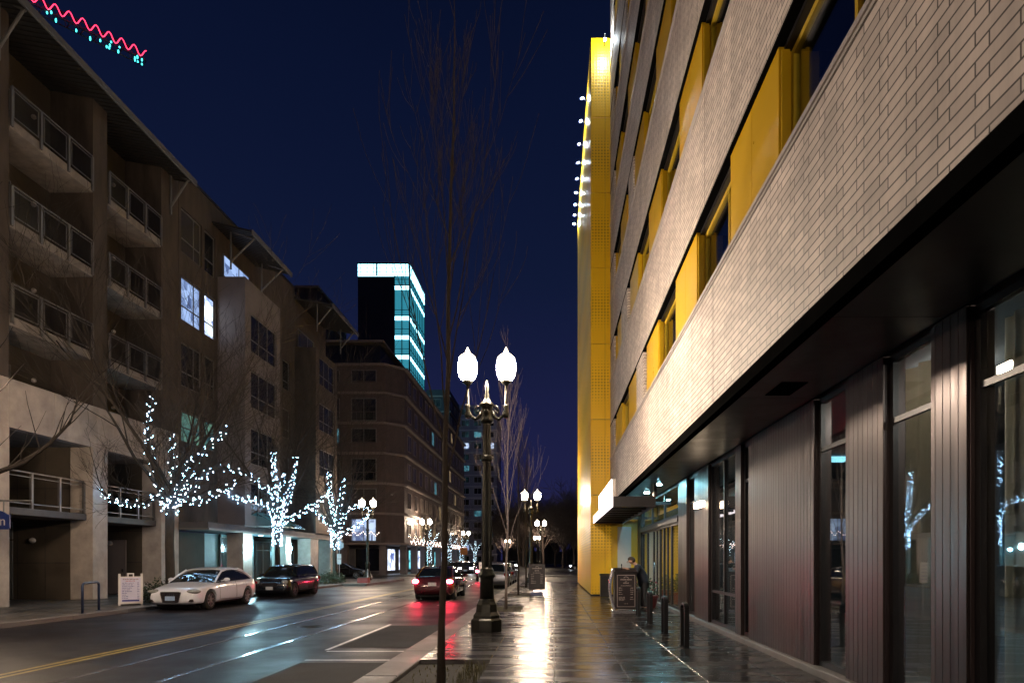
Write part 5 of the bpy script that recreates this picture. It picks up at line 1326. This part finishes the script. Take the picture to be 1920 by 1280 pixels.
    b = MB(); b.box(-.16, .16, y0 - .058, y0 - .044, .36, .50); b.build('number_plate', plate, gr_)
    b = MB(); b.box(-.17, .17, y1 - .01, y1 + .02, .62, .76) if style == 'sedan' else b.box(-.17, .17, y1 - .01, y1 + .02, .60, .74); b.build('number_plate', 'plate_white', t)
    # doors: seams and handles
    b = MB(); B = S['B']
    for yy in (-.78, B, 1.18 if style == 'sedan' else 1.1):
        for s in (-1, 1):
            x = interp(S['hw'], yy); b.tube([(s * x * .994, yy, .34), (s * (x * 1.0 - .001), yy, .58), (s * x * .984, yy, .76), (s * x * .955, yy, .86), (s * x * .91, yy, .95)], .005, 4)
    for s in (-1, 1): b.tube([(s * .886, -.78, .33), (s * .89, .3, .31), (s * .886, 1.15, .33)], .006, 4)
    b.build('door_seam', 'board_black', t)
    for yy in (B - .18, 1.0):
        for s in (-1, 1):
            x = interp(S['hw'], yy); h_ = MB(); h_.tube([(s * x * .992, yy - .09, .80), (s * (x + .02), yy - .05, .80), (s * (x + .02), yy + .05, .80), (s * x * .992, yy + .09, .80)], .013, 6); h_.build('door_handle', paint, t)
    for wy in S['wx']:
        for s in (-1, 1):
            xo = s * .87; xi = s * .66
            w_ = MB(); prof = [(.215, -.005), (.30, -.012), (.318, -.03), (.325, -.06), (.325, -.16), (.31, -.20), (.2, -.205)]
            base = len(w_.v); n = 28
            for r_, q in prof:
                for k in range(n):
                    a = 2 * math.pi * k / n; w_.v.append((xo + s * q, wy + r_ * math.cos(a), .325 + r_ * math.sin(a)))
            for i in range(len(prof) - 1):
                for k in range(n): a = base + i * n + k; c = base + i * n + (k + 1) % n; w_.f.append((a, c, c + n, a + n))
            wh = w_.build('wheel', 'tyre', t, smooth=True)
            r_ = MB()
            for k in range(7):
                a = 2 * math.pi * k / 7 + .2; ca, sa = math.cos(a), math.sin(a); nx, nz = -sa, ca
                pr = [(.045, -.03), (.215, -.018), (.215, .018), (.045, .03)]
                v = [(xo - s * dx, wy + q * ca + w2 * nx, .325 + q * sa + w2 * nz) for dx in (.012, .045) for q, w2 in pr]
                r_.add(v, [(0, 1, 2, 3), (7, 6, 5, 4), (0, 4, 5, 1), (1, 5, 6, 2), (2, 6, 7, 3), (3, 7, 4, 0)])
            r_.tube([(xo - s * .005, wy, .325), (xo - s * .05, wy, .325)], .06, 12)
            base = len(r_.v)
            for r2, q in ((.205, .004), (.222, .004), (.222, .10), (.205, .10)):
                for k in range(n): a = 2 * math.pi * k / n; r_.v.append((xo - s * q, wy + r2 * math.cos(a), .325 + r2 * math.sin(a)))
            for i in range(3):
                for k in range(n): a = base + i * n + k; c = base + i * n + (k + 1) % n; r_.f.append((a, c, c + n, a + n))
            r_.build('rim', wheels, wh)
            d_ = MB(); d_.tube([(xo - s * .10, wy, .325), (xo - s * .14, wy, .325)], .20, 20); d_.build('brake_disc', 'wheel_well', wh)
    return t
CG = 'cars parked along the far kerb'
c1 = car('white sedan with four chrome rings on its grille, parked facing the camera', 'sedan', 'car_white', CG, rings=True)
c1.location = (-12.75, 23.60, ROAD)
c2 = car('dark hatchback parked behind the white sedan', 'hatch', 'car_black', CG, plate='plate_white', wheels='chrome')
c2.location = (-12.75, 30.8, ROAD)
c3 = car('silver car parked by the right kerb, seen from behind beyond the lamp', 'hatch', 'car_silver', 'cars parked along the near kerb', tails='tail_red')
c3.location = (-3.52, 40.0, ROAD); c3.rotation_euler = (0, 0, R(180))
copy_tree(c3, (-3.52, 45.6, ROAD), rz=R(180), label='silver car next in front of the silver hatchback at the right kerb')
MG = 'cars driving up the street with lit lamps'
c4 = car('dark sedan driving away with bright red tail lights, beyond the foreground trunk', 'sedan', 'car_red', MG, tails='tail_lit')
c4.location = (-5.05, 29.0, ROAD); c4.rotation_euler = (0, 0, R(180)); c4['category'] = 'car'; c4.name = 'moving_car'
copy_tree(c4, (-5.2, 52.0, ROAD), rz=R(180), label='second car driving away, its red tail lights left of the lamp post')
copy_tree(c4, (-5.3, 66.0, ROAD), rz=R(180), label='third car driving away, a small pair of red tail lights far off')
c5 = car('oncoming dark car with blazing white headlights, far up the left lane', 'sedan', 'car_black', MG, heads='head_lit')
c5.location = (-10.4, 78, ROAD); c5.name = 'moving_car'
copy_tree(c5, (-10.6, 94, ROAD), label='second oncoming car with white headlights behind the first')
copy_tree(c5, (5.0, 108, ROAD), rz=R(-90), label='dark car crossing the far end of the street with white headlights')
copy_tree(c5, (-7.4, 118, ROAD), label='last oncoming car, a small white glow at the end of the street')
for (x, y, rz, l) in ((-19.2, 58.6, R(92), 'dark sedan standing across the side street below the brick block'), (-12.8, 84, 0, 'dark sedan parked far up the left kerb'), (-12.8, 90.5, 0, 'next dark sedan parked far up the left kerb')):
    copy_tree(c1, (x, y, ROAD), rz=rz, label=l)
dead = []
for o in list(C.objects):
    if o.name.startswith('parked_car') and o.get('label', '').startswith(('dark sedan standing', 'dark sedan parked', 'next dark sedan')):
        o['group'] = 'dark sedans in the distance'
        for ch in o.children:
            if ch.type == 'MESH' and ch.data.materials and ch.data.materials[0] == MATS['car_white']:
                ch.data = ch.data.copy(); ch.data.materials[0] = MATS['car_black']
            for g2 in list(ch.children):
                if g2.name.startswith('badge'): dead.append(g2)

for o in dead: bpy.data.objects.remove(o)
# ================================================================ PERSON AT THE PODIUM
def skin(name, joints, edges, m, parent, sub=2, root=0):
    """joints: (x, y, z, r) in world; one vertex per joint, radius per vertex"""
    me = bpy.data.meshes.new(name); org = ORG[parent.name]
    me.from_pydata([(j[0] - org.x, j[1] - org.y, j[2] - org.z) for j in joints], edges, [])
    o = bpy.data.objects.new(name, me); C.collection.objects.link(o)
    md = o.modifiers.new('skin', 'SKIN'); md.use_smooth_shade = True
    for i, j in enumerate(joints):
        r = j[3] if isinstance(j[3], tuple) else (j[3], j[3]); me.skin_vertices[0].data[i].radius = r
    me.skin_vertices[0].data[root].use_root = True
    s = o.modifiers.new('sub', 'SUBSURF'); s.levels = sub; s.render_levels = sub
    bpy.context.view_layer.update(); dg = bpy.context.evaluated_depsgraph_get(); m2 = bpy.data.meshes.new_from_object(o.evaluated_get(dg), depsgraph=dg)
    bpy.data.objects.remove(o); o = bpy.data.objects.new(name, m2); C.collection.objects.link(o)
    m2.materials.clear(); m2.materials.append(MATS[m]); m2.shade_smooth(); o.parent = parent; ORG[o.name] = org; return o
px, py = 2.80, 19.75     # feet; the person faces -X and bends over the podium top
pr = thing('person', 'person in dark coat bent over the podium, head down, writing', 'person', (px, py, 0))
bj = [(px - .02, py, .92, .06), (px - .07, py, 1.12, .08), (px - .17, py, 1.34, .09), (px - .27, py, 1.46, .055), (px - .32, py, 1.50, .05), (px - .385, py, 1.535, (.082, .09)), (px - .43, py, 1.56, (.088, .085)), (px - .40, py, 1.62, .06),
      (px + .01, py - .09, .86, .05), (px + .0, py - .10, .49, .058), (px + .03, py - .10, .10, .038), (px + .01, py + .09, .86, .05), (px - .06, py + .10, .49, .058), (px - .02, py + .10, .10, .038),
      (px - .19, py - .19, 1.37, .055), (px - .27, py - .23, 1.16, .042), (px - .50, py - .14, 1.30, .027), (px - .19, py + .19, 1.37, .055), (px - .30, py + .23, 1.16, .042), (px - .52, py + .10, 1.32, .027)]
be = [(0, 1), (1, 2), (2, 3), (3, 4), (4, 5), (5, 6), (6, 7), (0, 8), (8, 9), (9, 10), (0, 11), (11, 12), (12, 13), (2, 14), (14, 15), (15, 16), (2, 17), (17, 18), (18, 19)]
# hands: palm and five finger chains each
for wi, sy in ((16, -1), (19, 1)):
    x, y, z = bj[wi][:3]; n0 = len(bj); bj.append((x - .05, y, z + .012, (.034, .018))); be.append((wi, n0)); bj.append((x - .085, y, z + .016, (.036, .016))); be.append((n0, n0 + 1))
    for k, (dy, L) in enumerate(((-.028, .070), (-.009, .078), (.010, .074), (.028, .058))):
        a = len(bj); bj.append((x - .105, y + dy, z + .018, .0095)); bj.append((x - .105 - L * .55, y + dy * 1.1, z + .018, .0088)); bj.append((x - .105 - L, y + dy * 1.1, z + .002, .0075))
        be += [(n0 + 1, a), (a, a + 1), (a + 1, a + 2)]
    a = len(bj); bj.append((x - .065, y - sy * .040, z + .016, .011)); bj.append((x - .105, y - sy * .055, z + .010, .0085)); be += [(n0, a), (a, a + 1)]
skin('body', bj, be, 'skin', pr)
cj = [(px - .01, py, .70, (.15, .19)), (px - .02, py, .98, (.15, .18)), (px - .07, py, 1.14, (.14, .18)), (px - .15, py, 1.33, (.14, .185)), (px - .24, py, 1.43, (.075, .085)), (px - .19, py - .20, 1.37, .078), (px - .27, py - .245, 1.16, .062), (px - .47, py - .155, 1.285, .043),
      (px - .19, py + .20, 1.37, .078), (px - .30, py + .245, 1.16, .062), (px - .49, py + .115, 1.305, .043)]
skin('coat', cj, [(0, 1), (1, 2), (2, 3), (3, 4), (3, 5), (5, 6), (6, 7), (3, 8), (8, 9), (9, 10)], 'coat_navy', pr)
tj = [(px, py, .90, .13), (px + .01, py - .095, .80, .10), (px, py - .10, .49, .075), (px + .03, py - .10, .12, .062), (px + .01, py + .095, .80, .10), (px - .06, py + .10, .49, .075), (px - .02, py + .10, .12, .062)]
skin('trousers', tj, [(0, 1), (1, 2), (2, 3), (0, 4), (4, 5), (5, 6)], 'trousers', pr)
for s, dx in ((-1, .02), (1, -.03)):
    b = MB(); b.ell((px + dx - .06, py + s * .10, .045), (.14, .050, .045), 12, 7); b.ell((px + dx + .02, py + s * .10, .07), (.06, .045, .06), 10, 6); b.build('shoe', 'shoe', pr, smooth=True)
b = MB(); b.ell((px - .385, py, 1.605), (.115, .088, .085), 14, 9); b.ell((px - .33, py, 1.57), (.075, .082, .09), 12, 8)
b.build('hair', 'hair', pr, smooth=True)
b = MB(); b.ell((px - .515, py, 1.515), (.018, .014, .020), 8, 6); b.build('nose', 'skin', pr, smooth=True)
for s in (-1, 1): b = MB(); b.ell((px - .385, py + s * .088, 1.53), (.022, .010, .032), 8, 6); b.build('ear', 'skin', pr, smooth=True)
b = MB()
for s in (-1, 1): b.ell((px - .498, py + s * .032, 1.545), (.010, .014, .007), 8, 5)
b.tube([(px - .490, py - .022, 1.478), (px - .499, py, 1.475), (px - .490, py + .022, 1.478)], .004, 5); b.build('eyes_and_mouth', 'hair', pr, smooth=True)

# ================================================================ SMALL STREET THINGS, LEFT
br = thing('bike_hoop', 'dark blue hoop bike rack on the left pavement', 'bike rack', (-14.1, 19.5, 0))
b = MB(); p0 = Vector((-13.9, 18.9, 0)); p1 = Vector((-14.3, 20.15, 0)); pts = [p0, p0 + Vector((0, 0, .78))]
for k in range(1, 6):
    a = math.pi / 2 * k / 6; pts.append(p0 + (p1 - p0) * .09 * (1 - math.cos(a)) + Vector((0, 0, .78 + .1 * math.sin(a))))
pts += [p0.lerp(p1, .12) + Vector((0, 0, .89)), p0.lerp(p1, .88) + Vector((0, 0, .89))]
for k in range(1, 6):
    a = math.pi / 2 * k / 6; pts.append(p1 - (p1 - p0) * .09 * (1 - math.sin(a)) + Vector((0, 0, .78 + .1 * math.cos(a))))
pts += [p1 + Vector((0, 0, .78)), p1]
b.tube(pts, .035, 10); b.build('hoop', 'rack_blue', br, smooth=True)
for q in (p0, p1):
    b = MB(); b.lathe([(.09, 0), (.09, .012)], q.x, q.y, 14); b.build('foot_plate', 'rack_blue', br)
# sandwich board
sb = thing('sandwich_board', 'white folding sandwich board with blue print beside the white car', 'sign', (-14.95, 22.7, 0))
def lean(x0, x1, ybot, ytop, z0, z1, th):
    return [(x0, ybot, z0), (x1, ybot, z0), (x1, ybot + th, z0), (x0, ybot + th, z0), (x0, ytop, z1), (x1, ytop, z1), (x1, ytop + th, z1), (x0, ytop + th, z1)]
# the board faces the street corner: built leaning, then turned
q = [(0, 3, 2, 1), (4, 5, 6, 7), (0, 1, 5, 4), (1, 2, 6, 5), (2, 3, 7, 6), (3, 0, 4, 7)]
X0, X1 = -.36, .36
def sbuild(mb, name, m, parent=None):
    me = bpy.data.meshes.new(name); me.from_pydata(mb.v, [], mb.f); bm = bmesh.new(); bm.from_mesh(me); bmesh.ops.recalc_face_normals(bm, faces=bm.faces); bm.to_mesh(me); bm.free()
    me.materials.append(MATS[m]); o = bpy.data.objects.new(name, me); C.collection.objects.link(o); o.parent = parent or sb; ORG[o.name] = Vector((0, 0, 0)); return o
f = MB()
f.add(lean(X0, X0 + .07, -.33, -.06, 0, 1.10, .035), q); f.add(lean(X1 - .07, X1, -.33, -.06, 0, 1.10, .035), q)
for (za, zb) in ((.06, .12), (.96, 1.0)):
    ya = -.33 + .27 * za / 1.1; yb = -.33 + .27 * zb / 1.1; f.add(lean(X0 + .07, X1 - .07, ya, yb, za, zb, .034), q)
f.add(lean(-.10, -.06, -.33 + .27 * .91, -.06, 1.0, 1.10, .034), q); f.add(lean(.06, .10, -.33 + .27 * .91, -.06, 1.0, 1.10, .034), q); f.add(lean(-.10, .10, -.075, -.06, 1.08, 1.12, .034), q)
of = sbuild(f, 'front_frame', 'sign_white')
f = MB()
def leanr(x0, x1, z0, z1): return lean(x0, x1, .30 - .27 * z0 / 1.1, .30 - .27 * z1 / 1.1, z0, z1, .035)
f.add(leanr(X0, X0 + .06, 0, 1.10), q); f.add(leanr(X1 - .06, X1, 0, 1.10), q); f.add(leanr(X0 + .06, X1 - .06, .15, .22), q); f.add(leanr(X0 + .06, X1 - .06, .9, .96), q); sbuild(f, 'rear_frame', 'sign_white')
f = MB(); f.add(leanr(X0 + .06, X1 - .06, .221, .899), q); sbuild(f, 'rear_panel', 'ink_brown')
f = MB(); f.add(lean(X0 + .07, X1 - .07, -.33 + .27 * .121 / 1.1, -.33 + .27 * .959 / 1.1, .121, .959, .03), q); op = sbuild(f, 'front_panel', 'sign_lilac')
def swords(z, x, wd, h, m, seed, align='l'):
    b = MB(); words(b, x, 0, wd, h, 0, align, seed); sh = []
    for v in b.v: sh.append((v[0], v[1] + (-.33 + .27 * (z + v[2]) / 1.1) - .002, z + v[2]))
    b.v = sh; sbuild(b, 'print_line', m, op)
swords(.885, 0, .46, .05, 'ink_brown', 1, 'c'); swords(.83, 0, .3, .035, 'ink_red', 2, 'c')
for i, w_ in enumerate((.34, .33, .35, .30, .22, .29, .13, .12, .18, .17)): swords(.765 - i * .058, -.25, w_, .032, 'ink_blue', 5 + i); swords(.765 - i * .058, .25, .06, .032, 'ink_blue', 25 + i, 'r')
f = MB(); f.add(lean(-.25, .25, -.33 + .27 * .14 / 1.1 - .003, -.33 + .27 * .20 / 1.1 - .003, .14, .20, .002), q); sbuild(f, 'print_bar', 'ink_blue', op)
sb.location = (-14.85, 22.5, 0); sb.rotation_euler = (0, 0, R(34))
# stop sign seen from behind
st = thing('stop_sign', 'back of an octagonal sign with two small plates on its post at the corner', 'sign', (-15.7, 47, 0))
b = MB(); b.tube([(-15.7, 47, 0), (-15.7, 47, 3.0)], .035, 8); b.build('post', 'sign_grey', st)
b = MB(); b.prism([(-15.7 + .36 * math.cos(a), 2.65 + .36 * math.sin(a)) for a in [math.pi / 8 + math.pi / 4 * k for k in range(8)]], 'y', 46.93, 46.95); b.build('plate', 'sign_grey', st)
b = MB(); b.box(-15.86, -15.70 + .16, 46.93, 46.95, 1.25, 1.62); b.build('plate', 'sign_white', st)
b = MB(); b.box(-15.86, -15.70 + .16, 46.93, 46.95, 1.66, 2.0); b.build('plate', 'sign_white', st)
# orange notice
og = thing('orange_notice', 'square orange road notice on a post far up the left kerb', 'sign', (-14.0, 100, 0))
b = MB(); b.tube([(-13.9, 100, 0), (-13.9, 100, 3.4)], .06, 8); b.build('post', 'sign_grey', og)
b = MB(); b.box(-14.5, -13.35, 99.9, 99.94, 2.3, 3.4); b.build('panel', 'sign_orange', og, bevel=.02)
# white marker post and brick-red kerb box at the corner
mk = thing('marker_post', 'white marker post at the corner before the side street', 'bollard', (-13.9, 48, 0))
b = MB(); b.lathe([(.09, 0), (.09, .03), (.05, .05), (.05, .82), (.035, .88)], -13.9, 48, 14); b.build('post', 'sign_white', mk, smooth=False)
b = MB(); b.lathe([(.0525, .62), (.0525, .72)], -13.9, 48, 14); b.build('band', 'sign_grey', mk)
kb = thing('kerb_box', 'low brick-red box on the kerb end by the crossing', 'box', (-12.9, 43.6, 0))
b = MB(); b.box(-13.25, -12.55, 43.3, 43.9, 0, .34, .03); b.build('body', 'ink_red', kb)
b = MB(); b.box(-13.28, -12.52, 43.27, 43.93, .341, .38, .01); b.build('lid', 'red_brick', kb)
